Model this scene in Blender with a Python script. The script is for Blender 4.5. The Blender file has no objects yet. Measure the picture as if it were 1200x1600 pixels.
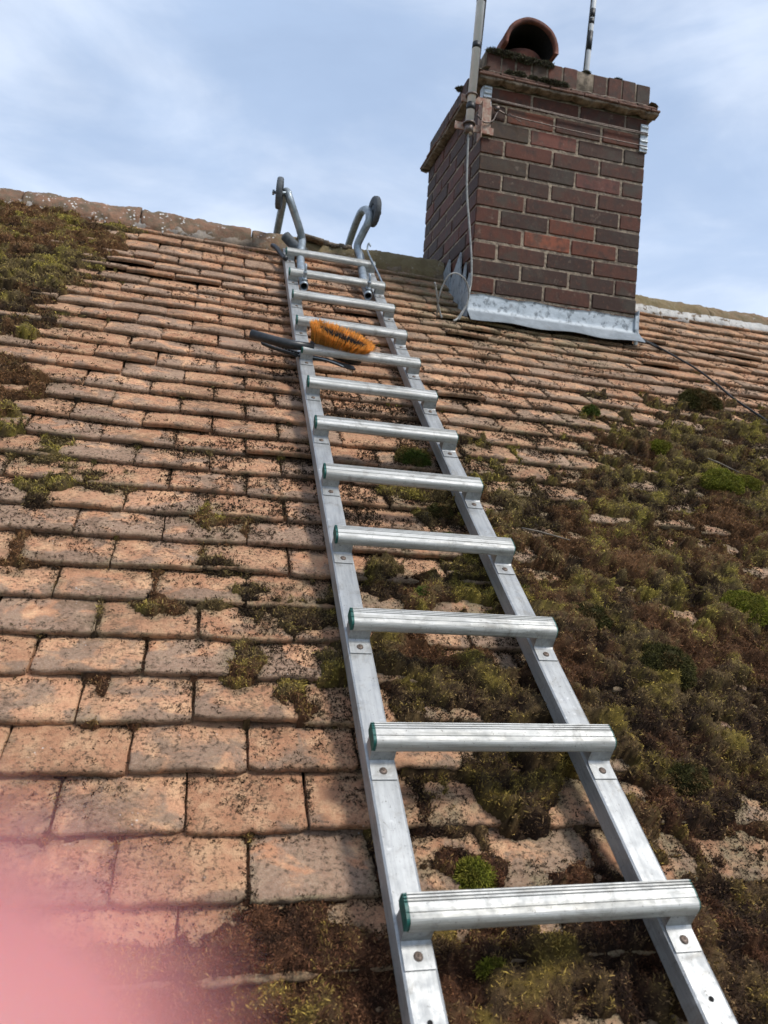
import bpy, bmesh, math, random
import numpy as np
from mathutils import Vector, Matrix

# ------------------------------------------------------------------ frame of the roof
TH = 0.6184                      # roof pitch (radians)
Z0 = 5.2                         # height of the roof origin above the ground
CT, ST = math.cos(TH), math.sin(TH)
def W3(P):
    """roof coordinates (u along the ridge, v up the slope, n off the slope) -> world"""
    P = np.asarray(P, float)
    u, v, n = P[..., 0], P[..., 1], P[..., 2]
    return np.stack([u, v*CT - n*ST, v*ST + n*CT + Z0], -1)
def Wd(d):
    d = np.asarray(d, float)
    return np.array([d[0], d[1]*CT - d[2]*ST, d[1]*ST + d[2]*CT])

scene = bpy.context.scene
# ------------------------------------------------------------------ camera
R = np.array([[0.967073, -0.152531, 0.203725], [0.08201, -0.571025, -0.816826], [0.240923, 0.806638, -0.539714]])
CAM = np.array([-0.1015918, -0.49904848, 0.92117582])
FPX = 1172.47
cr, cd, cf = Wd(R[0]), Wd(R[1]), Wd(R[2])
cam = bpy.data.cameras.new('camera'); camo = bpy.data.objects.new('camera', cam)
scene.collection.objects.link(camo); scene.camera = camo
M = Matrix(((cr[0], -cd[0], -cf[0], 0), (cr[1], -cd[1], -cf[1], 0), (cr[2], -cd[2], -cf[2], 0), (0, 0, 0, 1)))
camw = W3(CAM)
camo.matrix_world = Matrix.Translation(Vector(camw)) @ M
cam.sensor_fit = 'VERTICAL'; cam.sensor_height = 36.0; cam.lens = FPX/1600*36
cam.clip_start = 0.001; cam.clip_end = 3000
cam.dof.use_dof = True; cam.dof.focus_distance = 1.6; cam.dof.aperture_fstop = cam.lens/3.6
# ------------------------------------------------------------------ world, sun, exposure
SUN_EL, SUN_AZ = math.radians(56), math.radians(132)     # azimuth clockwise from +Y
world = bpy.data.worlds.new('World'); scene.world = world; world.use_nodes = True
nt = world.node_tree; nt.nodes.clear()
def N(t, **k):
    n = nt.nodes.new(t)
    for a, b in k.items(): setattr(n, a, b)
    return n
sky = N('ShaderNodeTexSky', sky_type='NISHITA', sun_disc=False, sun_elevation=SUN_EL, sun_rotation=SUN_AZ, altitude=100, air_density=1.0, dust_density=1.6, ozone_density=1.4)
tcn = N('ShaderNodeTexCoord')
mp = N('ShaderNodeMapping'); mp.inputs['Scale'].default_value = (1.0, 1.0, 2.6); mp.inputs['Rotation'].default_value = (0.2, 0.35, 0.9)
nz = N('ShaderNodeTexNoise'); nz.inputs['Scale'].default_value = 1.9; nz.inputs['Detail'].default_value = 9; nz.inputs['Roughness'].default_value = .52; nz.inputs['Distortion'].default_value = .5
nz2 = N('ShaderNodeTexNoise'); nz2.inputs['Scale'].default_value = 5.5; nz2.inputs['Detail'].default_value = 7; nz2.inputs['Roughness'].default_value = .55
rmp = N('ShaderNodeMapRange'); rmp.interpolation_type = 'SMOOTHSTEP'
rmp.inputs['From Min'].default_value = .34; rmp.inputs['From Max'].default_value = .74; rmp.inputs['To Min'].default_value = .66; rmp.inputs['To Max'].default_value = .95
mixn = N('ShaderNodeMix', data_type='FLOAT'); mixn.inputs[0].default_value = .3
sep = N('ShaderNodeSeparateXYZ')
rel = N('ShaderNodeMapRange'); rel.inputs['From Min'].default_value = 0.0; rel.inputs['From Max'].default_value = .62
rel.inputs['To Min'].default_value = .30; rel.inputs['To Max'].default_value = -.03
addm = N('ShaderNodeMath', operation='ADD', use_clamp=True)
mix = N('ShaderNodeMix', data_type='RGBA')
cmix = N('ShaderNodeMix', data_type='RGBA'); cmix.inputs[6].default_value = (3.9, 5.0, 6.9, 1); cmix.inputs[7].default_value = (7.3, 8.0, 9.2, 1)
nz3 = N('ShaderNodeTexNoise'); nz3.inputs['Scale'].default_value = 2.6; nz3.inputs['Detail'].default_value = 8; nz3.inputs['Roughness'].default_value = .55; nz3.inputs['Distortion'].default_value = .3
r3 = N('ShaderNodeMapRange'); r3.interpolation_type = 'SMOOTHSTEP'; r3.inputs['From Min'].default_value = .36; r3.inputs['From Max'].default_value = .72; r3.inputs['To Min'].default_value = 0; r3.inputs['To Max'].default_value = .8
add3 = N('ShaderNodeMath', operation='ADD', use_clamp=True)
rel3 = N('ShaderNodeMapRange'); rel3.inputs['From Min'].default_value = 0.0; rel3.inputs['From Max'].default_value = .5; rel3.inputs['To Min'].default_value = .26; rel3.inputs['To Max'].default_value = 0
bg = N('ShaderNodeBackground'); bg.inputs['Strength'].default_value = .10
out = N('ShaderNodeOutputWorld')
L = nt.links.new
L(tcn.outputs['Generated'], mp.inputs['Vector']); L(mp.outputs[0], nz.inputs['Vector']); L(mp.outputs[0], nz2.inputs['Vector'])
L(nz.outputs[0], mixn.inputs[2]); L(nz2.outputs[0], mixn.inputs[3]); L(mixn.outputs[0], rmp.inputs['Value'])
L(tcn.outputs['Generated'], sep.inputs[0]); L(sep.outputs['Z'], rel.inputs['Value'])
L(rmp.outputs[0], addm.inputs[0]); L(rel.outputs[0], addm.inputs[1])
L(mp.outputs[0], nz3.inputs['Vector']); L(nz3.outputs[0], r3.inputs['Value']); L(sep.outputs['Z'], rel3.inputs['Value']); L(r3.outputs[0], add3.inputs[0]); L(rel3.outputs[0], add3.inputs[1]); L(add3.outputs[0], cmix.inputs[0]); L(cmix.outputs[2], mix.inputs[7])
L(addm.outputs[0], mix.inputs[0]); L(sky.outputs[0], mix.inputs[6]); L(mix.outputs[2], bg.inputs['Color']); L(bg.outputs[0], out.inputs[0])
sl = bpy.data.lights.new('sun', 'SUN'); sl.energy = 2.5; sl.angle = math.radians(12); sl.color = (1, .965, .91)
so = bpy.data.objects.new('sun', sl); scene.collection.objects.link(so)
sv = Vector((math.sin(SUN_AZ)*math.cos(SUN_EL), math.cos(SUN_AZ)*math.cos(SUN_EL), math.sin(SUN_EL)))
so.rotation_euler = sv.to_track_quat('Z', 'Y').to_euler()
scene.view_settings.view_transform = 'Standard'; scene.view_settings.look = 'None'; scene.view_settings.exposure = 0.45; scene.view_settings.gamma = 1
scene.cycles.use_adaptive_sampling = True; scene.cycles.adaptive_threshold = 0.03; scene.cycles.max_bounces = 6; scene.cycles.diffuse_bounces = 3

# ------------------------------------------------------------------ helpers
rs = np.random.RandomState(11)
C = scene.collection
def hsh(ix, iy, s):
    h = (ix.astype(np.int64)*374761393 + iy.astype(np.int64)*668265263 + s*2147483647*7 + s*974634211) & 0xffffffff
    h = ((h ^ (h >> 13))*1274126177) & 0xffffffff
    h = ((h ^ (h >> 15))*2246822519) & 0xffffffff
    return ((h ^ (h >> 16)) & 0xffffff)/float(0xffffff)
def vn(x, y, s=0):
    x = np.asarray(x, float); y = np.asarray(y, float)
    xi = np.floor(x); yi = np.floor(y); a = x-xi; b = y-yi
    a = a*a*(3-2*a); b = b*b*(3-2*b)
    return ((hsh(xi, yi, s)*(1-a)+hsh(xi+1, yi, s)*a)*(1-b)+(hsh(xi, yi+1, s)*(1-a)+hsh(xi+1, yi+1, s)*a)*b)
def fbm(x, y, s=0, o=4):
    x = np.asarray(x, float); y = np.asarray(y, float)
    r = 0; a = .5; t = 0
    for k in range(o):
        c_, s_ = math.cos(k*1.1+.3), math.sin(k*1.1+.3)
        r = r + a*vn((x*c_-y*s_)*2**k+k*17.3, (x*s_+y*c_)*2**k-k*9.1, s+k); t += a; a *= .55
    return r/t
def sst(a, b, x):
    t = np.clip((x-a)/(b-a), 0, 1); return t*t*(3-2*t)

def mesh_obj(name, V, F, mat, parent=None, smooth=True, cols=None, world=True, attr='col'):
    """V: (n,3) world coordinates; F: list of index tuples, or an (m,k) array"""
    V = np.asarray(V, float)
    if parent is not None and world:
        inv = np.array(parent['_m']).reshape(4, 4)
        V = V @ inv[:3, :3].T + inv[:3, 3]
    me = bpy.data.meshes.new(name)
    me.vertices.add(len(V)); me.vertices.foreach_set('co', V.astype(np.float32).ravel())
    if isinstance(F, np.ndarray):
        groups = [F]
    else:
        groups = None
    if groups is not None:
        lens = np.full(len(F), F.shape[1], np.int32); flat = F.astype(np.int32).ravel()
    else:
        lens = np.array([len(f) for f in F], np.int32); flat = np.fromiter((i for f in F for i in f), np.int32)
    me.loops.add(len(flat)); me.loops.foreach_set('vertex_index', flat)
    me.polygons.add(len(lens)); st = np.zeros(len(lens), np.int32); st[1:] = np.cumsum(lens)[:-1]
    me.polygons.foreach_set('loop_start', st); me.polygons.foreach_set('loop_total', lens)
    me.polygons.foreach_set('use_smooth', np.full(len(lens), bool(smooth)))
    me.update(calc_edges=True)
    if cols is not None:
        a = me.color_attributes.new(attr, 'FLOAT_COLOR', 'POINT')
        cc = np.ones((len(V), 4), np.float32); cc[:, :cols.shape[1]] = cols
        a.data.foreach_set('color', cc.ravel())
    if mat is not None: me.materials.append(mat)
    o = bpy.data.objects.new(name, me); C.objects.link(o)
    if parent is not None:
        o.parent = parent
        if '_m' in parent.keys(): o['_m'] = list(parent['_m'])
    else:
        o['_m'] = list(np.eye(4).ravel())
    return o
def tag(o, label, cat, group=None, kind=None):
    if label: o['label'] = label
    if cat: o['category'] = cat
    if group: o['group'] = group
    if kind: o['kind'] = kind
    return o
def thing(name, label, cat, loc, basis=None, group=None):
    """an Empty at the thing's base; loc in world; basis 3x3 of world axes (columns)"""
    o = bpy.data.objects.new(name, None); C.objects.link(o); o.empty_display_size = .05
    B = np.eye(3) if basis is None else np.asarray(basis, float)
    m = np.eye(4); m[:3, :3] = B; m[:3, 3] = np.asarray(loc, float)
    o.matrix_world = Matrix(m.tolist())
    o['_m'] = list(np.linalg.inv(m).ravel())
    return tag(o, label, cat, group)
ROOFB = np.array([Wd((1, 0, 0)), Wd((0, 1, 0)), Wd((0, 0, 1))]).T

class MB:
    def __init__(s): s.V = []; s.F = []; s.c = []; s.n = 0
    def add(s, V, F, col=None):
        V = np.asarray(V, float); s.V.append(V)
        s.F += [tuple(int(i)+s.n for i in f) for f in F]
        s.c.append(np.tile(np.array(col if col is not None else (1, 1, 1)), (len(V), 1))); s.n += len(V); return s
    def build(s, name, mat, parent=None, smooth=True, xf=None, cols=False):
        V = np.concatenate(s.V)
        if xf is not None: V = xf(V)
        return mesh_obj(name, V, s.F, mat, parent, smooth, np.concatenate(s.c) if cols else None)
_bm = None
def rbox(size, b=.002):
    """chamfered box centred on 0: 24 corners"""
    global _bm
    if _bm is None:
        bm = bmesh.new(); bmesh.ops.create_cube(bm, size=2)
        bmesh.ops.bevel(bm, geom=bm.edges[:], offset=.2, segments=1, profile=.5, affect='EDGES')
        bm.verts.index_update()
        V = np.array([v.co[:] for v in bm.verts]); F = [tuple(v.index for v in f.verts) for f in bm.faces]; bm.free()
        sg = np.sign(V); full = (np.abs(V) > .99)
        _bm = (sg, full, F)
    sg, full, F = _bm
    h = np.asarray(size, float)/2; b = min(b, h.min()*.9)
    return sg*np.where(full, h, h-b), F
def box(mb, c, size, b=.002, rot=None, col=None):
    V, F = rbox(size, b)
    if rot is not None: V = V @ np.asarray(rot).T
    mb.add(V+np.asarray(c, float), F, col)
def tube_data(P, r, seg=12, cap=True, closed=False):
    P = np.asarray(P, float); n = len(P); r = np.broadcast_to(np.asarray(r, float), (n,))
    T = np.gradient(P, axis=0); T /= np.linalg.norm(T, axis=1)[:, None]+1e-12
    a = np.array([0, 0, 1.]) if abs(T[0][2]) < .9 else np.array([1., 0, 0])
    x = np.cross(T[0], a); x /= np.linalg.norm(x); X = []
    for i in range(n):
        x = x - T[i]*np.dot(x, T[i]); x /= np.linalg.norm(x); X.append(x)
    X = np.array(X); Y = np.cross(T, X)
    an = np.linspace(0, 2*math.pi, seg, endpoint=False)
    V = (P[:, None] + r[:, None, None]*(np.cos(an)[None, :, None]*X[:, None]+np.sin(an)[None, :, None]*Y[:, None])).reshape(-1, 3)
    F = [(i*seg+j, i*seg+(j+1) % seg, (i+1)*seg+(j+1) % seg, (i+1)*seg+j) for i in range(n-1) for j in range(seg)]
    if cap: F += [tuple(range(seg))[::-1], tuple(range((n-1)*seg, n*seg))]
    return V, F
def tube(mb, P, r, seg=12, cap=True, col=None):
    V, F = tube_data(P, r, seg, cap); mb.add(V, F, col)
def smooth_path(P, k=6):
    P = np.asarray(P, float); Q = np.concatenate([[2*P[0]-P[1]], P, [2*P[-1]-P[-2]]]); o = []
    for i in range(1, len(Q)-2):
        for t in np.linspace(0, 1, k, endpoint=False):
            a, b, c, d = Q[i-1], Q[i], Q[i+1], Q[i+2]
            o.append(.5*((2*b)+(-a+c)*t+(2*a-5*b+4*c-d)*t*t+(-a+3*b-3*c+d)*t**3))
    o.append(P[-1]); return np.array(o)
def extrude(mb, prof, A, B, axu, axv, cap=True, col=None):
    """profile points (a,b) in plane axu,axv swept from A to B"""
    prof = np.asarray(prof, float); n = len(prof)
    o = prof[:, :1]*np.asarray(axu)+prof[:, 1:]*np.asarray(axv)
    V = np.concatenate([np.asarray(A)+o, np.asarray(B)+o])
    F = [(i, (i+1) % n, n+(i+1) % n, n+i) for i in range(n)]
    if cap: F += [tuple(range(n))[::-1], tuple(range(n, 2*n))]
    mb.add(V, F, col)

# ------------------------------------------------------------------ materials
def new_mat(name):
    m = bpy.data.materials.new(name); m.use_nodes = True
    t = m.node_tree; b = t.nodes['Principled BSDF']
    return m, t, b
def noise(t, scale, detail=4, rough=.55, vec=None, dist=0):
    n = t.nodes.new('ShaderNodeTexNoise'); n.inputs['Scale'].default_value = scale; n.inputs['Detail'].default_value = detail
    n.inputs['Roughness'].default_value = rough; n.inputs['Distortion'].default_value = dist
    if vec is not None: t.links.new(vec, n.inputs['Vector'])
    return n.outputs[0]
def ramp(t, fac, a, b, lo=0., hi=1.):
    n = t.nodes.new('ShaderNodeMapRange'); n.interpolation_type = 'SMOOTHSTEP'
    n.inputs['From Min'].default_value = a; n.inputs['From Max'].default_value = b
    n.inputs['To Min'].default_value = lo; n.inputs['To Max'].default_value = hi
    t.links.new(fac, n.inputs['Value']); return n.outputs[0]
def math_(t, op, a, b, clamp=False):
    n = t.nodes.new('ShaderNodeMath'); n.operation = op; n.use_clamp = clamp
    for i, x in enumerate((a, b)):
        if isinstance(x, (int, float)): n.inputs[i].default_value = x
        elif x is not None: t.links.new(x, n.inputs[i])
    return n.outputs[0]
def mixc(t, fac, a, b, mode='MIX'):
    n = t.nodes.new('ShaderNodeMix'); n.data_type = 'RGBA'; n.blend_type = mode
    for i, x in ((0, fac), (6, a), (7, b)):
        if isinstance(x, (int, float)): n.inputs[i].default_value = x
        elif isinstance(x, tuple): n.inputs[i].default_value = x+(1,) if len(x) == 3 else x
        else: t.links.new(x, n.inputs[i])
    return n.outputs[2]
def objvec(t): return t.nodes.new('ShaderNodeTexCoord').outputs['Object']
def bump(t, b, h, strength, dist=.002, prev=None):
    n = t.nodes.new('ShaderNodeBump'); n.inputs['Strength'].default_value = strength; n.inputs['Distance'].default_value = dist
    t.links.new(h, n.inputs['Height'])
    if prev is not None: t.links.new(prev, n.inputs['Normal'])
    t.links.new(n.outputs[0], b.inputs['Normal']); return n.outputs[0]
def attr(t, name='col'):
    n = t.nodes.new('ShaderNodeAttribute'); n.attribute_name = name; return n.outputs['Color'], n
def sepc(t, c):
    n = t.nodes.new('ShaderNodeSeparateColor'); t.links.new(c, n.inputs[0]); return n.outputs

def tile_material():
    m, t, b = new_mat('weathered_clay_tile'); v = objvec(t)
    c, an = attr(t, 'tc'); s = sepc(t, c)                 # r: random, g: random, b: olive zone / wetness
    alpha = an.outputs['Alpha']                           # 0 at the tail edge .. 1 under the next tile
    vo = t.nodes.new('ShaderNodeVectorMath'); vo.operation = 'ADD'
    cmb = t.nodes.new('ShaderNodeCombineXYZ'); t.links.new(s[0], cmb.inputs[0]); t.links.new(s[1], cmb.inputs[1])
    vs = t.nodes.new('ShaderNodeVectorMath'); vs.operation = 'SCALE'; vs.inputs['Scale'].default_value = 3; t.links.new(cmb.outputs[0], vs.inputs[0])
    t.links.new(v, vo.inputs[0]); t.links.new(vs.outputs[0], vo.inputs[1]); tv = vo.outputs[0]
    base = mixc(t, ramp(t, s[0], 0, 1), (.47, .225, .120), (.58, .31, .175))
    base = mixc(t, ramp(t, noise(t, 34, 5, .62, tv), .40, .68), base, (.66, .40, .225))
    base = mixc(t, ramp(t, noise(t, 130, 4, .7, tv), .52, .72, 0, .55), base, (.42, .17, .09))
    # grey weathered crust in patches that differ tile by tile
    gz = math_(t, 'ADD', noise(t, 13, 5, .55, tv, .6), math_(t, 'MULTIPLY', ramp(t, alpha, 0, .6, .12, 0), 1))
    gz = math_(t, 'ADD', gz, math_(t, 'MULTIPLY', math_(t, 'SUBTRACT', s[1], .5), .26))
    gz = math_(t, 'ADD', gz, math_(t, 'MULTIPLY', noise(t, 260, 3, .6, v), .10))
    grey = mixc(t, ramp(t, noise(t, 300, 3, .7, v), .35, .7), (.185, .135, .098), (.33, .26, .195))
    base = mixc(t, ramp(t, gz, .565, .68, 0, .78), base, grey)
    tv_ = t.nodes.new('ShaderNodeCombineColor'); k1 = ramp(t, s[1], 0, 1, .86, 1.20); [t.links.new(k1, tv_.inputs[i]) for i in range(3)]
    base = mixc(t, 1.0, base, tv_.outputs[0], 'MULTIPLY')
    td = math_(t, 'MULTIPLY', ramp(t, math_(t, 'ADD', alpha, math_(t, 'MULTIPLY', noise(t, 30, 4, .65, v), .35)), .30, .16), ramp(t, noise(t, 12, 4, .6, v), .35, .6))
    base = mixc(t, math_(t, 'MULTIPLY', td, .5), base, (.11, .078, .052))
    # olive algae, stronger where the zone says so
    og = math_(t, 'MULTIPLY', ramp(t, noise(t, 22, 4, .6, v), .3, .62), s[2])
    base = mixc(t, math_(t, 'MULTIPLY', og, 1.0, True), base, (.255, .215, .125))
    # sand grains and dark crumbs
    base = mixc(t, ramp(t, noise(t, 620, 2, .8, v), .40, .62, 0, .35), base, (.24, .12, .075))
    sp = math_(t, 'MULTIPLY', ramp(t, noise(t, 150, 5, .8, v), .51, .58), ramp(t, noise(t, 11, 5, .65, v), .33, .54))
    base = mixc(t, math_(t, 'MULTIPLY', sp, .85), base, (.060, .038, .024))
    sp2 = math_(t, 'MULTIPLY', ramp(t, noise(t, 70, 5, .75, v), .56, .66), ramp(t, noise(t, 6, 4, .6, v), .40, .60))
    base = mixc(t, math_(t, 'MULTIPLY', sp2, .6), base, (.10, .062, .038))
    # dirty brown wash near joints
    dw = math_(t, 'MULTIPLY', ramp(t, noise(t, 5, 5, .6, v), .42, .7), ramp(t, noise(t, 55, 4, .6, v), .35, .6))
    base = mixc(t, math_(t, 'MULTIPLY', dw, .75), base, (.13, .080, .048))
    # white lichen spots
    lz = t.nodes.new('ShaderNodeTexVoronoi'); lz.inputs['Scale'].default_value = 130; lz.feature = 'F1'
    t.links.new(v, lz.inputs['Vector']); lz.inputs['Randomness'].default_value = 1
    ln = math_(t, 'ADD', lz.outputs['Distance'], math_(t, 'MULTIPLY', noise(t, 400, 3, .7, v), .35))
    lm_ = math_(t, 'MULTIPLY', ramp(t, ln, .38, .28), ramp(t, noise(t, 15, 4, .6, v), .58, .70))
    base = mixc(t, math_(t, 'MULTIPLY', lm_, .8), base, (.62, .60, .56))
    t.links.new(base, b.inputs['Base Color']); b.inputs['Roughness'].default_value = .93; b.inputs['Specular IOR Level'].default_value = .25
    h = math_(t, 'ADD', noise(t, 520, 3, .7, v), math_(t, 'MULTIPLY', noise(t, 90, 5, .65, v), 1.6))
    bump(t, b, h, .9, .0022)
    return m
def generic(name, col, rough=.8, metal=0., var=.25, scale=30, bumpd=0., bs=200, col2=None, spec=.4):
    m, t, b = new_mat(name); v = objvec(t)
    c2 = col2 if col2 else tuple(x*(1-var) for x in col)
    base = mixc(t, ramp(t, noise(t, scale, 6, .62, v), .35, .65), c2, tuple(col))
    t.links.new(base, b.inputs['Base Color']); b.inputs['Metallic'].default_value = metal; b.inputs['Specular IOR Level'].default_value = spec
    t.links.new(ramp(t, noise(t, scale*3, 4, .6, v), .3, .7, max(.05, rough-.1), min(1, rough+.1)), b.inputs['Roughness'])
    if bumpd: bump(t, b, noise(t, bs, 5, .65, v), .8, bumpd)
    return m
def alu_material(name, warm=0.):
    m, t, b = new_mat(name); v = objvec(t)
    mp_ = t.nodes.new('ShaderNodeMapping'); mp_.inputs['Scale'].default_value = (1, .08, 1) if not warm else (.06, 1, 1)
    t.links.new(v, mp_.inputs['Vector'])
    a = (.385, .39, .385) if not warm else (.53, .525, .50)
    d = (.285, .29, .288) if not warm else (.33, .325, .30)
    base = mixc(t, ramp(t, noise(t, 90, 5, .7, mp_.outputs[0]), .33, .62), d, a)
    base = mixc(t, ramp(t, noise(t, 22, 6, .75, v, .8), .50, .70, 0, .65), base, (.22, .205, .18))
    base = mixc(t, ramp(t, noise(t, 200, 5, .8, v), .60, .66, 0, .8), base, (.10, .09, .08))
    base = mixc(t, ramp(t, noise(t, 60, 3, .6, v), .62, .76, 0, .5), base, (.60, .60, .59))
    t.links.new(base, b.inputs['Base Color'])
    b.inputs['Metallic'].default_value = .55
    t.links.new(ramp(t, noise(t, 45, 5, .7, v), .3, .7, .40 if not warm else .52, .62 if not warm else .75), b.inputs['Roughness'])
    bump(t, b, noise(t, 350, 3, .7, mp_.outputs[0]), .25, .0006)
    return m
def vcol_material(name, rough=.95, var=.35, scale=180, attrname='col', bumpd=.0, trans=0.):
    m, t, b = new_mat(name); v = objvec(t); c, _ = attr(t, attrname)
    base = mixc(t, ramp(t, noise(t, scale, 4, .65, v), .3, .7, 0, var), c, (.0, .0, .0), 'MIX')
    t.links.new(base, b.inputs['Base Color']); b.inputs['Roughness'].default_value = rough; b.inputs['Specular IOR Level'].default_value = .2
    if bumpd: bump(t, b, noise(t, 700, 4, .7, v), .9, bumpd)
    return m
def brick_material():
    m, t, b = new_mat('engineering_brick'); v = objvec(t); c, _ = attr(t, 'col')
    base = mixc(t, ramp(t, noise(t, 26, 5, .6, v), .42, .72, 0, .75), c, (.030, .018, .013))
    base = mixc(t, ramp(t, noise(t, 60, 6, .75, v), .54, .70, 0, .5), base, (.17, .062, .032))
    base = mixc(t, ramp(t, noise(t, 9, 5, .65, v), .50, .68, 0, .7), base, (.050, .040, .028))
    base = mixc(t, ramp(t, noise(t, 22, 5, .7, v), .60, .70, 0, .4), base, (.21, .15, .11))
    base = mixc(t, ramp(t, noise(t, 300, 2, .6, v), .70, .74, 0, .5), base, (.35, .25, .2))
    t.links.new(base, b.inputs['Base Color']); b.inputs['Roughness'].default_value = .74; b.inputs['Specular IOR Level'].default_value = .35
    bump(t, b, math_(t, 'ADD', noise(t, 260, 4, .7, v), noise(t, 60, 4, .6, v)), .7, .0018)
    return m
MT = dict(
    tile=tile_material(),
    ridge=None,
    alu=alu_material('weathered_aluminium'), rung=alu_material('ribbed_aluminium', 1.),
    galv=generic('galvanised_steel', (.34, .39, .43), .45, .45, .35, 40, .0004, 300),
    green=generic('green_plastic', (.012, .105, .085), .5, 0, .4, 60),
    rubber=generic('grey_rubber', (.085, .095, .105), .7, 0, .35, 90, .0004, 400),
    black=generic('black_plastic', (.028, .030, .033), .42, 0, .4, 90, .0003, 400),
    rust=generic('rusty_screw', (.19, .14, .11), .6, .4, .6, 300),
    mortar=generic('grey_mortar', (.36, .285, .205), .95, 0, .5, 55, .003, 170, (.16, .12, .09)),
    capmortar=generic('dirty_mortar', (.235, .185, .135), .95, 0, .6, 40, .004, 120, (.09, .07, .05)),
    brick=brick_material(),
    pot=generic('terracotta_pot', (.17, .060, .038), .85, 0, .45, 22, .001, 200, (.085, .035, .026)),
    soot_and_shade=generic('soot_and_shade', (.012, .011, .010), .95, 0, .3, 30),  # soot black; also painted shade inside the hood and rail holes
    lead=None,
    coax=generic('grey_cable_sheath', (.34, .34, .32), .6, 0, .4, 60, 0, 200),
    blackcable=generic('black_cable_sheath', (.020, .020, .022), .6, 0, .3, 60),
    wire=generic('steel_wire', (.20, .16, .14), .5, .7, .5, 200),
    mast=generic('aluminium_mast', (.74, .74, .73), .38, .15, .10, 25),
    tape=generic('black_tape', (.02, .021, .023), .5, 0, .3, 60),
    rustpaint=generic('rusted_bracket', (.30, .15, .11), .8, .15, .5, 60, .001, 200, (.42, .33, .26)),
    bristle=vcol_material('orange_bristle', .6, .25, 300),
    moss=vcol_material('moss', .95, .45, 160, 'col', .004),
    strand=vcol_material('moss_strand', .9, .2, 60),
    stick=generic('dry_stick', (.22, .18, .14), .9, 0, .5, 90),
    skin=None,
    wall=generic('house_brick', (.30, .15, .10), .9, 0, .4, 12, .002, 90),
    ground=generic('garden_grass', (.07, .10, .03), .95, 0, .5, .8, .02, 6),
)
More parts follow.
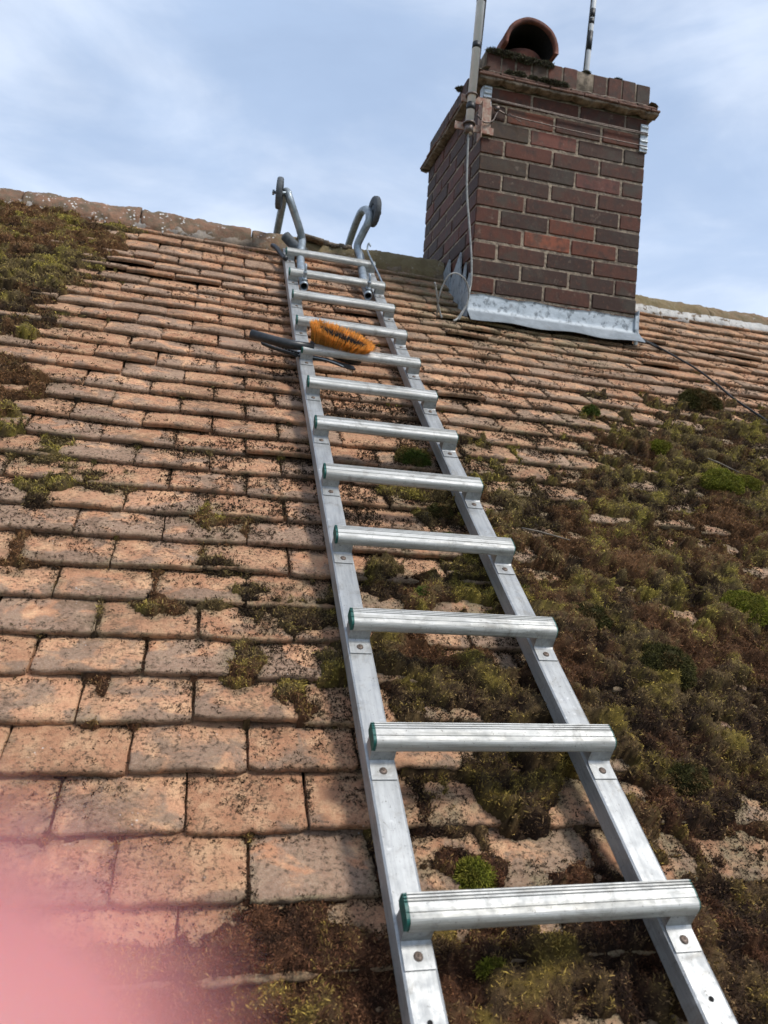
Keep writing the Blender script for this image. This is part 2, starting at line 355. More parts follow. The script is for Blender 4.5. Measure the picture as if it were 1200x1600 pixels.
# ------------------------------------------------------------------ the roof surface as functions of (u, v)
GA, TW = .0915, .166            # gauge and tile width
MOSS = [(-0.858, 2.699, 0.218, 0.253, 0.8, 14), (-0.73, 2.306, 0.24, 0.239, 0.9, 16), (-0.663, 2.64, 0.188, 0.233, 0.7, 12), (-0.677, 1.961, 0.151, 0.221, 0.9, 16), (-0.658, 1.645, 0.113, 0.133, 0.9, 18), (-0.591, 1.387, 0.07, 0.109, 0.9, 18), (-0.547, 1.169, 0.049, 0.152, 0.8, 16), (-0.598, 2.828, 0.134, 0.166, 0.6, 10), (-0.528, 2.589, 0.097, 0.204, 0.6, 12), (-0.421, 0.671, 0.052, 0.084, 0.62, 9), (-0.401, 0.874, 0.053, 0.047, 0.9, 9), (0.063, 0.553, 0.131, 0.085, 1.0, 9), (-0.138, 0.528, 0.052, 0.033, 0.7, 9), (-0.059, 0.801, 0.091, 0.115, 0.62, 6), (-0.315, 0.919, 0.112, 0.062, 0.62, 5), (-0.244, 0.32, 0.027, 0.062, 0.62, 9), (0.003, 0.404, 0.042, 0.073, 0.62, 8), (0.094, 0.324, 0.042, 0.043, 0.7, 9), (0.145, 0.411, 0.045, 0.042, 0.65, 11), (-0.409, 1.021, 0.076, 0.108, 0.62, 4), (0.06, -0.058, 0.191, 0.055, 1.0, 7), (-0.065, -0.082, 0.175, 0.061, 1.0, 7), (0.122, -0.121, 0.149, 0.06, 1.0, 7), (-0.196, -0.099, 0.103, 0.05, 1.0, 7), (0.02, -0.133, 0.181, 0.038, 1.0, 7), (0.323, 0.627, 0.13, 0.081, 0.9, 14), (0.454, 0.603, 0.113, 0.08, 0.9, 14), (0.349, 0.39, 0.181, 0.064, 1.1, 15), (0.442, 0.334, 0.157, 0.087, 1.0, 15), (0.273, 0.301, 0.088, 0.068, 0.7, 10), (0.268, 0.464, 0.085, 0.075, 0.9, 12), (0.272, 0.56, 0.103, 0.074, 0.8, 12), (0.421, 0.16, 0.08, 0.057, 1.0, 22), (0.282, 0.145, 0.07, 0.065, 0.45, 7), (0.301, 0.026, 0.082, 0.038, 0.85, 12), (0.442, 0.021, 0.058, 0.042, 0.6, 10), (0.221, 0.084, 0.056, 0.039, 0.5, 8), (0.354, 0.959, 0.089, 0.062, 0.75, 11), (0.452, 0.898, 0.082, 0.076, 0.9, 14), (0.458, 1.158, 0.082, 0.062, 0.95, 16), (0.611, 1.229, 0.079, 0.111, 0.6, 9), (0.309, 0.78, 0.118, 0.059, 0.35, 6), (0.506, 0.69, 0.09, 0.089, 0.8, 12), (0.483, 0.214, 0.091, 0.05, 0.5, 8), (0.358, -0.108, 0.219, 0.065, 1.05, 16), (0.272, -0.145, 0.172, 0.046, 1.0, 16), (0.513, -0.062, 0.113, 0.049, 0.8, 13), (0.633, -0.109, 0.114, 0.093, 0.85, 12), (0.491, -0.027, 0.086, 0.035, 0.7, 11), (1.158, 1.462, 0.177, 0.189, 0.8, 11), (1.508, 1.587, 0.437, 0.268, 0.85, 13), (1.377, 1.269, 0.43, 0.252, 1.0, 16), (1.178, 1.269, 0.286, 0.205, 0.8, 11), (0.684, 0.959, 0.163, 0.164, 0.65, 10), (0.621, 1.098, 0.113, 0.133, 0.6, 10), (0.766, 0.812, 0.262, 0.157, 0.9, 13), (1.032, 1.011, 0.332, 0.196, 0.75, 12), (1.362, 1.029, 0.276, 0.242, 1.0, 15), (0.926, 0.756, 0.36, 0.204, 1.0, 15), (1.125, 0.682, 0.277, 0.22, 1.0, 15), (0.644, 0.579, 0.179, 0.142, 1.05, 15), (0.782, 0.494, 0.24, 0.132, 1.0, 16), (0.955, 0.432, 0.216, 0.144, 1.0, 14), (0.663, 0.386, 0.162, 0.097, 1.0, 18), (0.774, 0.313, 0.216, 0.106, 1.05, 18), (0.654, 0.228, 0.135, 0.066, 0.95, 15), (0.794, 0.189, 0.202, 0.103, 1.0, 15), (0.907, 0.286, 0.126, 0.089, 0.9, 13), (0.692, 0.118, 0.127, 0.057, 0.7, 12), (0.806, 1.269, 0.128, 0.117, 0.25, 5), (0.718, 1.443, 0.111, 0.133, 0.2, 5), (0.735, 0.001, 0.119, 0.057, 0.35, 6), (0.618, 0.044, 0.096, 0.05, 0.5, 8), (0.659, -0.034, 0.061, 0.044, 0.6, 9), (1.885, 1.489, 0.31, 0.421, 0.8, 12), (1.238, 0.52, 0.266, 0.44, 0.9, 14), (0.86, 0.016, 0.138, 0.153, 0.7, 10), (1.563, 2.051, 0.406, 0.114, 0.15, 4), (1.777, 1.966, 0.208, 0.125, 0.35, 6)]
CUSH = [(1.628, 1.753, 0.076, 'o'), (1.369, 1.162, 0.068, 'y'), (1.482, 1.185, 0.056, 'y'), (0.43, 1.136, 0.044, 'g'), (0.422, 0.137, 0.01, 'p'), (0.576, 0.632, 0.011, 'g'), (0.342, 0.584, 0.015, 'g'), (0.449, 0.813, 0.016, 'g'), (1.089, 0.591, 0.053, 'y'), (0.531, 1.0, 0.016, 'y'), (0.713, 0.17, 0.036, 'o'), (0.687, 0.543, 0.045, 'o'), (0.301, 0.018, 0.026, 'y'), (0.449, 0.894, 0.03, 'o'), (0.795, 0.415, 0.058, 'o'), (1.118, 1.565, 0.026, 'g'), (1.255, 1.343, 0.04, 'y'), (0.29, -0.098, 0.018, 'y')]
MOSS = MOSS+[(.07, .56, .12, .055, 1.2, 8), (.13, .50, .06, .05, 1.2, 9), (-.03, .66, .09, .03, .75, 6), (-.66, 2.50, .20, .30, .62, 9), (-.52, 2.25, .12, .25, .5, 8), (-.60, 1.75, .10, .2, .55, 9), (-.45, 2.72, .12, .08, .55, 8), (1.45, 1.45, .30, .25, .5, 9)]
VTOP = 2.885
def sag(u, v): return (fbm(u*1.3+5, v*1.3, 3, 3)-.5)*.022+.016*sst(2.52, 2.74, v)
def tj(r, j):
    """random numbers of one tile"""
    r = np.asarray(r); j = np.asarray(j)
    return [hsh(r+100, j+200, 40+k) for k in range(8)]
def lift_of(h):
    return (h[0]-.5)*.005+np.where(h[1] > .94, .008, 0)
def tile_rc(u, v):
    r = np.floor(v/GA).astype(int); off = np.where(r % 2 == 0, .5, 0.)
    q = u/TW-off; j = np.round(q).astype(int); s = q-j+.5
    return r, j, s, v/GA-r
def Hs(u, v):
    r, j, s, f = tile_rc(u, v); h = tj(r, j)
    return sag(u, v)-.0145*f+lift_of(h)*(1-f)-.0035*(2*s-1)**2
def moss_field(u, v):
    uu = u+(fbm(u*9, v*9, 71, 3)-.5)*.10; vv = v+(fbm(u*9+31, v*9, 75, 3)-.5)*.10
    S = np.zeros_like(u); T = np.full_like(u, 6.)
    for (a, b, ru, rv, w, t) in MOSS:
        d2 = ((uu-a)/ru)**2+((vv-b)/max(rv, .03))**2
        q = (w if w < 1 else w+.18)*np.clip(1.2-d2, 0, 1)
        T = np.where(q > S, t, T); S = np.maximum(S, q)
    r, j, s, f = tile_rc(u, v)
    lowj = sst(2.1, .6, v)
    joint = np.exp(-(np.minimum(s, 1-s)*TW/(.006+.004*lowj))**2)*(.10+.24*lowj)+np.exp(-((1-f)*GA/.013)**2)*(.12+.12*lowj)+np.exp(-(f*GA/.004)**2)*.03-np.exp(-((f-.18)/.26)**2)*(.17+.24*sst(.2, 1.1, v))*np.sin(math.pi*s)
    low = .31*sst(-.36, -.60, u+.08*(fbm(v*6, u*3, 93, 2)-.5))*sst(1.35, 2.1, v)+.22*sst(.02, -.07, v)*sst(.32, .12, u)*sst(-.22, -.1, u)+.30*sst(.0, -.10, v)*sst(.15, .25, u)+.12*sst(.22, .32, v)*sst(.62, .5, v)*sst(.15, .25, u)+sst(2.3, .2, v)*.06+sst(-.1, .9, u)*sst(1.7, 1.0, v)*.10
    S = np.where(S > 1, .78+(S-1)*.9, np.minimum(S, .75))*(.48+.72*fbm(u*15, v*15, 81, 3))+(fbm(u*8, v*8, 85, 4)-.5)*.95+(fbm(u*38, v*38, 88, 3)-.5)*.50+(fbm(u*120, v*120, 91, 2)-.5)*.26+joint*(.35+1.3*fbm(u*6, v*6, 90, 2))+low
    return S, T

# ------------------------------------------------------------------ tiled slopes
def tiles_mesh(tiles, scol, drow, front=True, hi=True):
    """tiles: array (m,2) of (r,j); returns V (roof coords), F, colours"""
    r = tiles[:, 0]; j = tiles[:, 1]; m = len(r); h = tj(r, j)
    ns, nd = len(scol), len(drow)
    s = np.array([c[0] for c in scol])[None, :, None]; sk = np.array([c[1] for c in scol])[None, :, None]
    d = np.array([c[0] for c in drow])[None, None, :]; dk = np.array([c[1] for c in drow])[None, None, :]
    H = [a[:, None, None] for a in h]
    off = np.where(r % 2 == 0, .5, 0.)
    uc = ((j+off)*TW)[:, None, None]; v0 = (r*GA)[:, None, None]
    rowdv = (fbm(uc*1.7, v0*9.0, 55, 2)-.5)*.014
    w = TW-.0022-H[2]*.003
    x = (s-.5)*w
    corner = (.0015+.005*H[2]**2)*np.exp(-(np.minimum(s, 1-s)/.04)**2)
    y = d+(H[3]-.5)*.007+rowdv+corner*np.exp(-d/.012)
    y = y+(fbm((uc+x)*55, v0*3+7, 61, 3)-.5)*.006*np.exp(-d/.01)
    rot = (H[4]-.5)*.035
    u = uc+x*np.cos(rot)-y*np.sin(rot)+(H[5]-.5)*.003+(fbm(v0*3+y*50, uc*7+x*5, 63, 2)-.5)*.004
    v = v0+y+x*np.sin(rot)
    f = d/GA
    n = sag(u, v)-.0155*f+lift_of(H)*(1-f)-(.0012+.003*H[6])*(2*s-1)**2*(1-.3*f)
    n = n-.0020*np.exp(-np.maximum(d, 0)/.003)-.0010*np.exp(-np.minimum(s, 1-s)/.02)
    n = n+(fbm(u*38, v*38, 65, 4)-.5)*(.0040 if hi else .0022)+(fbm(u*150, v*150, 69, 3)-.5)*(.0016 if hi else .0008)
    n = n+(H[7]-.5)*.03*x
    n = n-sk*.011-dk
    V = np.stack([u+0*n, v+0*n, n], -1).reshape(-1, 3)
    idx = np.arange(m*ns*nd).reshape(m, ns, nd)
    F = np.stack([idx[:, :-1, :-1], idx[:, 1:, :-1], idx[:, 1:, 1:], idx[:, :-1, 1:]], -1).reshape(-1, 4)
    uu, vv = V[:, 0], V[:, 1]
    zone = sst(.42, .8, uu)*sst(1.75, 2.35, vv)*(1-.75*sst(1.25, 1.7, uu)) + .35*sst(-.35, -.7, uu)*sst(1.2, 2.2, vv) + .22*sst(.2, .5, uu)*sst(2.3, 1.2, vv)
    if hi or nd > 5:
        zone = zone+.75*sst(.18, .50, moss_field(uu, vv)[0])*sst(2.2, 1.2, vv)
    col = np.zeros((len(V), 4), np.float32)
    sh = (m, ns, nd)
    col[:, 0] = np.broadcast_to(H[6], sh).ravel()
    col[:, 1] = np.broadcast_to(H[5], sh).ravel()
    col[:, 2] = np.clip(zone, 0, 1)
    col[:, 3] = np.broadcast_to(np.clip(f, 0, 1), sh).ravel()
    return V, F, col
def sc_list(n):
    e = [0, .006, .03]; mid = list(np.linspace(.07, .93, n)); return [(0, 1)]+[(a, 0) for a in e+mid+[.97, .994, 1]]+[(1, 1)]
DROW_HI = [(0.001, .0125), (-.0006, .006), (0, 0), (.002, 0), (.005, 0)]+[(a, 0) for a in np.linspace(.010, .088, 16)]+[(.105, 0), (.145, 0), (.182, 0)]
DROW_MD = [(0.001, .0125), (-.0006, .006), (0, 0), (.003, 0), (.010, 0), (.022, 0), (.038, 0), (.055, 0), (.075, 0), (.10, 0), (.182, 0)]
DROW_LO = [(0.001, .0125), (0, 0), (.012, 0), (.182, 0)]
def rj(r0, r1, u0, u1): return [(r, j) for r in range(r0, r1) for j in range(int(math.floor(u0/TW)), int(math.ceil(u1/TW)))]
allr = rj(-11, 31, -5.5, 7.5)
hi, md, lo = [], [], []
for r, j in allr:
    v, u = r*GA, j*TW
    if r >= -3 and v < .95 and -.65 < u < 1.35: hi.append((r, j))
    elif r >= -4 and -1.5 < u < 3.3: md.append((r, j))
    else: lo.append((r, j))
VV, FF, CC, off = [], [], [], 0
for lst, sc, dr, q in ((hi, sc_list(18), DROW_HI, True), (md, sc_list(7), DROW_MD, False), (lo, [(0, 1), (0, 0), (.5, 0), (1, 0), (1, 1)], DROW_LO, False)):
    V, F, c = tiles_mesh(np.array(lst), sc, dr, hi=q)
    VV.append(V); FF.append(F+off); CC.append(c); off += len(V)
house = thing('house', 'house under a steep roof of weathered orange clay tiles with a rounded ridge', 'house', W3((0, 0, 0)), ROOFB)
V = np.concatenate(VV); V = V[:, :]
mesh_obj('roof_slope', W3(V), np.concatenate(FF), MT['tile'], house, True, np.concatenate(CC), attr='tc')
# underlay beneath the tiles, other slope, walls
felt = generic('dark_underlay', (.03, .025, .02), .95)
mb = MB(); mb.add([(-5.5, -1.0, -.05), (7.5, -1.0, -.05), (7.5, VTOP, -.05), (-5.5, VTOP, -.05)], [(0, 1, 2, 3)])
mb.build('underlay', felt, house, False, W3)
# back slope: mirror of the coarse tiles about the vertical plane through the apex
apw = W3((0, VTOP, -.004))
V, F, c = tiles_mesh(np.array(rj(-11, 31, -5.5, 7.5)), [(0, 1), (0, 0), (.5, 0), (1, 0), (1, 1)], DROW_LO, hi=False)
Vw = W3(V); Vw[:, 1] = 2*apw[1]-Vw[:, 1]
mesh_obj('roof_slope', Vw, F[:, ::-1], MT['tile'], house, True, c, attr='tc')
ye = W3((0, -.9, 0))[1]; yb = 2*apw[1]-ye
def gable(x):
    return [(x, ye, 0), (x, yb, 0), (x, yb, Z0-.75), (x, apw[1], apw[2]-.12), (x, ye, Z0-.75)]
mb = MB()
a = np.array(gable(-5.3)); b_ = np.array(gable(7.3))
mb.add(np.concatenate([a, b_]), [(0, 1, 2, 3, 4), (9, 8, 7, 6, 5), (0, 4, 9, 5), (1, 6, 7, 2)])
mb.build('wall', MT['wall'], house, False)

# ------------------------------------------------------------------ ridge tiles
RO = np.array([2.862, -.050]); RR = .107     # centre (v, n) and radius in roof coordinates
def ridge_mat():
    m, t, b = new_mat('ridge_clay'); v = objvec(t); c, an = attr(t, 'tc'); s = sepc(t, c)
    base = mixc(t, ramp(t, noise(t, 7, 5, .6, v), .35, .65), (.155, .085, .052), (.25, .135, .082))
    base = mixc(t, ramp(t, noise(t, 20, 6, .7, v), .42, .60, 0, .9), base, (.13, .098, .062))
    ol = math_(t, 'MULTIPLY', ramp(t, noise(t, 11, 5, .6, v), .22, .52), s[2])
    base = mixc(t, ol, base, (.185, .142, .068))
    base = mixc(t, ramp(t, noise(t, 200, 4, .7, v), .52, .68, 0, .7), base, (.07, .05, .035))
    lz = t.nodes.new('ShaderNodeTexVoronoi'); lz.inputs['Scale'].default_value = 75; t.links.new(v, lz.inputs['Vector'])
    ln = math_(t, 'ADD', lz.outputs['Distance'], math_(t, 'MULTIPLY', noise(t, 300, 3, .7, v), .4))
    lm_ = math_(t, 'MULTIPLY', ramp(t, ln, .56, .46), ramp(t, noise(t, 13, 4, .6, v), .49, .62))
    base = mixc(t, math_(t, 'MULTIPLY', lm_, math_(t, 'SUBTRACT', .95, math_(t, 'MULTIPLY', s[2], .8))), base, (.66, .64, .60))
    t.links.new(base, b.inputs['Base Color']); b.inputs['Roughness'].default_value = .95
    bump(t, b, math_(t, 'ADD', noise(t, 120, 5, .7, v), noise(t, 35, 4, .6, v)), .8, .004); return m
MT['ridge'] = ridge_mat()
k = 0
for i in range(-13, 17):
    u0 = .03+.45*i; u1 = u0+.45-.006
    if u1 > .905 and u0 < 1.62:      # the stack interrupts the ridge
        if u0 < .905: u1 = .893
        elif u1 > 1.62: u0 = 1.64
        else: continue
        if u1-u0 < .02: continue
    nu, na = 60, 40
    uu = np.linspace(u0, u1, nu)[:, None]; an = np.linspace(-1.72, 1.72, na)[None, :]
    jt = (hsh(np.array([i+50]), np.array([3]), 5)[0]-.5)*.012
    edge = np.minimum(uu-u0, u1-uu)
    rad = RR+jt*.5+(fbm(uu*20+an*0, an*2.2+i, 5, 4)-.5)*.022+(fbm(uu*80, an*9, 8, 3)-.5)*.007-.003*np.exp(-edge/.006)
    # direction measured from world up; front is -w
    wv = np.array([CT, -ST]); up = np.array([ST, CT])
    P = RO[None, None]+rad[..., None]*(np.cos(an)[..., None]*up+np.sin(an)[..., None]*wv)
    V = np.stack([np.broadcast_to(uu, rad.shape), P[..., 0], P[..., 1]], -1)
    P2 = RO[None, None]+(rad-.016)[..., None]*(np.cos(an)[..., None]*up+np.sin(an)[..., None]*wv)
    V2 = np.stack([np.broadcast_to(uu, rad.shape), P2[..., 0], P2[..., 1]], -1)
    Vt = np.concatenate([V.reshape(-1, 3), V2.reshape(-1, 3)])
    Vt[:, 2] += sag(Vt[:, 0], np.full(len(Vt), 2.8))-.017
    g = np.arange(nu*na).reshape(nu, na); N_ = nu*na
    F = np.stack([g[:-1, :-1], g[1:, :-1], g[1:, 1:], g[:-1, 1:]], -1).reshape(-1, 4)[:, ::-1]
    E = []
    for row, fl in ((g[0], 0), (g[-1], 1)):
        for a_, b__ in zip(row[:-1], row[1:]): E.append((a_, b__, b__+N_, a_+N_) if fl else (b__, a_, a_+N_, b__+N_))
    for row, fl in ((g[:, 0], 1), (g[:, -1], 0)):
        for a_, b__ in zip(row[:-1], row[1:]): E.append((a_, b__, b__+N_, a_+N_) if fl else (b__, a_, a_+N_, b__+N_))
    F = np.concatenate([F, F[:, ::-1]+N_, np.array(E)])
    col = np.zeros((len(Vt), 4), np.float32); col[:, 2] = sst(.02, .3, Vt[:, 0])*.95*(1-.55*sst(2.0, 2.6, Vt[:, 0])); col[:, 0] = jt*60+.5
    mesh_obj('ridge_tile', W3(Vt), F, MT['ridge'], house, True, col, attr='tc')
# mortar bedding under the ridge tiles, whiter to the right of the stack
def bed_mat():
    m, t, b = new_mat('lichened_mortar'); v = objvec(t); c, an = attr(t, 'tc'); s = sepc(t, c)
    base = mixc(t, ramp(t, noise(t, 30, 5, .65, v), .35, .65), (.11, .08, .055), (.22, .165, .115))
    wm = math_(t, 'MULTIPLY', ramp(t, noise(t, 34, 5, .65, v), .38, .46), s[0])
    base = mixc(t, wm, base, (.74, .73, .70))
    t.links.new(base, b.inputs['Base Color']); b.inputs['Roughness'].default_value = .95
    bump(t, b, noise(t, 140, 5, .7, v), .9, .004); return m
bm_ = bed_mat()
for ua, ub in ((-5.4, .893), (1.64, 7.4)):
    uu = np.arange(ua, ub, .008); n_ = len(uu)
    vlow = 2.752+(fbm(uu*16, uu*0, 14, 4)-.5)*.035
    rows = []
    kx = 1. if ua > 0 else .0
    vlow = vlow+(.022 if ua < 0 else 0)
    for q, (dv, dn) in enumerate(((0, -.016), (.004, .002), (.018, .010), (.04, .022))):
        rows.append(np.stack([uu, vlow+dv, sag(uu, vlow)+dn+(fbm(uu*60, uu*0+q, 19, 3)-.5)*.010], -1))
    V = np.stack(rows, 1).reshape(-1, 3); g = np.arange(n_*4).reshape(n_, 4)
    F = np.stack([g[:-1, :-1], g[1:, :-1], g[1:, 1:], g[:-1, 1:]], -1).reshape(-1, 4)
    col = np.zeros((len(V), 4), np.float32); x_ = V[:, 0]; col[:, 0] = np.clip(.62*sst(1.6, 1.66, x_)+.25*sst(.1, -.4, x_), 0, 1)*(1-.7*sst(2.5, 2.9, x_))
    mesh_obj('mortar_bedding', W3(V), F, bm_, house, True, col, attr='tc')

# ------------------------------------------------------------------ moss carpet
PAL = np.array([(.075, .044, .023), (.185, .092, .040), (.180, .128, .046), (.270, .215, .044), (.120, .086, .038)])
def moss_colour(u, v, rnd, bright=0., hg=None):
    hg = 0 if hg is None else hg
    a = fbm(u*5.5, v*5.5, 101, 3); b = fbm(u*14+9, v*14, 105, 3); c = fbm(u*45, v*45, 109, 2)
    g1 = sst(.44, .66, a*.6+b*.4+(rnd-.5)*.30+hg*.16)              # brown to olive
    g2 = sst(.53, .72, b*.55+c*.25+a*.2+(rnd-.5)*.16+bright+hg*.06)      # to yellow green
    redb = sst(.45, .6, 1-a+(c-.5)*.4)
    col = PAL[0]*(1-redb)[:, None]+PAL[1]*redb[:, None]
    ol = PAL[4]*(1-c)[:, None]+PAL[2]*c[:, None]
    col = col*(1-g1)[:, None]+ol*1.15*g1[:, None]
    col = col*(1-g2)[:, None]+PAL[3]*g2[:, None]
    nr_ = sst(.9, -.1, v)[:, None]; col = col*(1-nr_*np.array([.18, .30, .22]))
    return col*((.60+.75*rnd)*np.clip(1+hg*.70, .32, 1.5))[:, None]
def thick(u, v):
    S, T = moss_field(u, v)
    m = sst(.49, .72, S)
    cl = 1-np.abs(2*fbm(u*26, v*26, 120, 2)-1)
    cl = .22+.80*sst(.4, 1, cl)+1.0*(fbm(u*13, v*13, 125, 3)-.38)+1.1*sst(.48, .66, fbm(u*19+3, v*19, 127, 2))+.75*(fbm(u*75, v*75, 128, 2)-.5)
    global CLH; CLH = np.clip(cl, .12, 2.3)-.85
    return m, m*T/1000*np.clip(cl, .12, 2.3)*(.92+.22*sst(.2, .7, u)), S
step = .0055
gu = np.arange(-1.3, 2.75, step); gv = np.arange(-.62, 2.80, step)
U_, V_ = np.meshgrid(gu, gv, indexing='ij'); sh = U_.shape
m_, t_, S_ = thick(U_.ravel(), V_.ravel()); clh_ = CLH.copy()
hs_ = Hs(U_.ravel(), V_.ravel())
keepv = (m_ > .04).reshape(sh)
infp = np.zeros(sh, bool)
kq = keepv[:-1, :-1] | keepv[1:, :-1] | keepv[1:, 1:] | keepv[:-1, 1:]
ins = (U_[:-1, :-1] > .90) & (U_[:-1, :-1] < 1.62) & (V_[:-1, :-1] > 2.36); kq &= ~ins
g = np.arange(U_.size).reshape(sh)
F = np.stack([g[:-1, :-1][kq], g[1:, :-1][kq], g[1:, 1:][kq], g[:-1, 1:][kq]], -1)
# smooth the steps a little below thick moss
nn = hs_+t_-.006*(1-sst(.0, .35, m_))
used = np.unique(F); remap = np.full(U_.size, -1); remap[used] = np.arange(len(used)); F = remap[F]
P = np.stack([U_.ravel()[used], V_.ravel()[used], nn[used]], -1)
rr_ = rs.rand(len(P))
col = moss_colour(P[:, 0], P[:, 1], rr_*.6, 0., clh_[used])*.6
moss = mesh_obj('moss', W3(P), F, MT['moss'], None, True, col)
tag(moss, None, None, None, 'stuff')
# strands
def strands(P, nrm, L_, wd, col, lean=.9):
    """P (m,3) roof coords; one bent blade (quad + triangle) each -> V, F, c"""
    m = len(P); d = nrm+rs.normal(0, lean, (m, 3)); d /= np.linalg.norm(d, axis=1)[:, None]
    s = np.cross(d, rs.normal(0, 1, (m, 3))); s /= np.linalg.norm(s, axis=1)[:, None]
    b = d+rs.normal(0, .45, (m, 3)); b /= np.linalg.norm(b, axis=1)[:, None]
    L_ = L_[:, None]; wd = wd[:, None]
    p0 = P-s*wd*.35; p1 = P+s*wd*.35; p2 = P+d*L_*.55+s*wd*.5; p3 = P+d*L_*.55-s*wd*.5; p4 = P+d*L_*.55+b*L_*.5
    V = np.stack([p0, p1, p2, p3, p4], 1).reshape(-1, 3)
    i = np.arange(m)*5
    F = [np.stack([i, i+1, i+2, i+3], -1), np.stack([i+3, i+2, i+4], -1)]
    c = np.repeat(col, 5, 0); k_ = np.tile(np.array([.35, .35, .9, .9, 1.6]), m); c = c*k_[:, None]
    return V, F, c
def mixed_mesh(name, V, F2, mat, parent=None, cols=None, roofc=True):
    """quads and triangles as arrays"""
    q, t = F2
    V = W3(V) if roofc else V
    if parent is not None:
        inv = np.array(parent['_m']).reshape(4, 4); V = V @ inv[:3, :3].T + inv[:3, 3]
    me = bpy.data.meshes.new(name); me.vertices.add(len(V)); me.vertices.foreach_set('co', V.astype(np.float32).ravel())
    flat = np.concatenate([q.ravel(), t.ravel()]).astype(np.int32); lens = np.concatenate([np.full(len(q), 4), np.full(len(t), 3)]).astype(np.int32)
    me.loops.add(len(flat)); me.loops.foreach_set('vertex_index', flat); me.polygons.add(len(lens))
    st = np.zeros(len(lens), np.int32); st[1:] = np.cumsum(lens)[:-1]
    me.polygons.foreach_set('loop_start', st); me.polygons.foreach_set('loop_total', lens); me.update(calc_edges=True)
    a = me.color_attributes.new('col', 'FLOAT_COLOR', 'POINT'); cc = np.ones((len(V), 4), np.float32); cc[:, :3] = cols; a.data.foreach_set('color', cc.ravel())
    me.materials.append(mat); o = bpy.data.objects.new(name, me); C.objects.link(o)
    if parent is not None: o.parent = parent; o['_m'] = list(parent['_m'])
    return o
# candidates: density falls with distance from the camera
def cands(n, u0, u1, v0, v1):
    return u0+(u1-u0)*rs.rand(n), v0+(v1-v0)*rs.rand(n)
SV, SQ, ST_, SCc, so_ = [], [], [], [], 0
for (n_, box_, Lr, wr) in ((560000, (-.6, 1.5, -.5, .75), (.004, .010), (.0009, .0020)), (420000, (-1.0, 2.0, .75, 1.6), (.005, .011), (.0012, .0022)), (260000, (-1.25, 2.7, 1.6, 2.8), (.006, .013), (.0018, .0032))):
    u, v = cands(n_, *box_); m1, t1, S1 = thick(u, v)
    r_ = rs.rand(n_)
    crumb = (sst(.22, .52, S1)**1.6*.34+.012*fbm(u*8, v*8, 151, 2))*sst(2.7, .9, v)*sst(.35, .6, fbm(u*60, v*60, 155, 2)*.6+fbm(u*10, v*10, 152, 3)*.5)
    keep = r_ < np.maximum(sst(.05, .4, m1)*.85, crumb)
    cl1 = CLH.copy(); keep &= ~((u > .88) & (u < 1.64) & (v > 2.33))
    u, v, m1, t1, cl1 = u[keep], v[keep], m1[keep], t1[keep], cl1[keep]; k_ = len(u)
    e = .003
    gx = (fbm((u+e)*26, v*26, 120, 2)-fbm((u-e)*26, v*26, 120, 2))/e*.01; gy = (fbm(u*26, (v+e)*26, 120, 2)-fbm(u*26, (v-e)*26, 120, 2))/e*.01
    nr = np.stack([-gx, -gy-.15, np.ones(k_)], -1)
    isc = m1 < .08
    P = np.stack([u, v, Hs(u, v)+t1*(.75+.25*rs.rand(k_))+.0005], -1)
    LL = Lr[0]+(Lr[1]-Lr[0])*rs.rand(k_)**1.5; LL[isc] *= .5
    nr[isc] *= .25
    rn = rs.rand(k_); cc = moss_colour(u, v, rn, 0., cl1)*1.2
    cc[isc] = PAL[0]*1.15*(.4+rn[isc])[:, None]
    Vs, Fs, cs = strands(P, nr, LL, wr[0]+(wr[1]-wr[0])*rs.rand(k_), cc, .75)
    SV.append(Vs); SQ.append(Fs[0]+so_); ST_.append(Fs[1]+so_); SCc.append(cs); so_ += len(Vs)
# crumbs of dead moss scattered along the joints and in drifts
for (n_, box_, sz) in ((150000, (-.6, 1.5, -.5, .8), .0024), (120000, (-1.0, 2.0, .8, 1.6), .0032), (80000, (-1.2, 2.6, 1.6, 2.72), .0038)):
    u, v = cands(n_, *box_); r, j, s, f = tile_rc(u, v)
    jt_ = np.exp(-(np.minimum(s, 1-s)*TW/.007)**2)*.8+np.exp(-((1-f)*GA/.009)**2)*.75
    dr = sst(.47, .66, fbm(u*5+3, v*5, 171, 3)*.55+fbm(u*22, v*22, 174, 3)*.45)
    near = sst(.12, .42, moss_field(u, v)[0])
    pr = (jt_*(.25+.75*sst(.40, .60, fbm(u*9, v*9, 177, 2)))+.55*dr+.35*near*sst(.4, .6, fbm(u*35, v*35, 178, 2)))*sst(3.4, .9, v)*1.15*(.35+.65*sst(-.5, .3, u))
    keep = (rs.rand(n_) < pr) & ~((u > .88) & (u < 1.64) & (v > 2.33)); u, v = u[keep], v[keep]; k_ = len(u)
    if not k_: continue
    q_ = 5; U5 = np.repeat(u, q_)+rs.normal(0, sz*.6, k_*q_); V5 = np.repeat(v, q_)+rs.normal(0, sz*.6, k_*q_)
    P = np.stack([U5, V5, Hs(U5, V5)+.0004+rs.rand(k_*q_)*sz*.5], -1); nr = np.tile(np.array([0, 0, .35]), (k_*q_, 1))
    rn = np.repeat(rs.rand(k_), q_); g_ = (np.repeat(rs.rand(k_), q_) < .12)[:, None]
    cc = np.where(g_, PAL[4]*.8, PAL[0]*.62)*(.4+rn)[:, None]
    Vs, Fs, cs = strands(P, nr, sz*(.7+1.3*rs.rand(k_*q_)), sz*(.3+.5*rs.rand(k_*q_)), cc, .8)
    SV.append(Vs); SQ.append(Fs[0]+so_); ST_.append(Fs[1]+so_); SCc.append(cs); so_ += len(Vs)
ms = mixed_mesh('moss_strands', np.concatenate(SV), (np.concatenate(SQ), np.concatenate(ST_)), MT['strand'], None, np.concatenate(SCc))
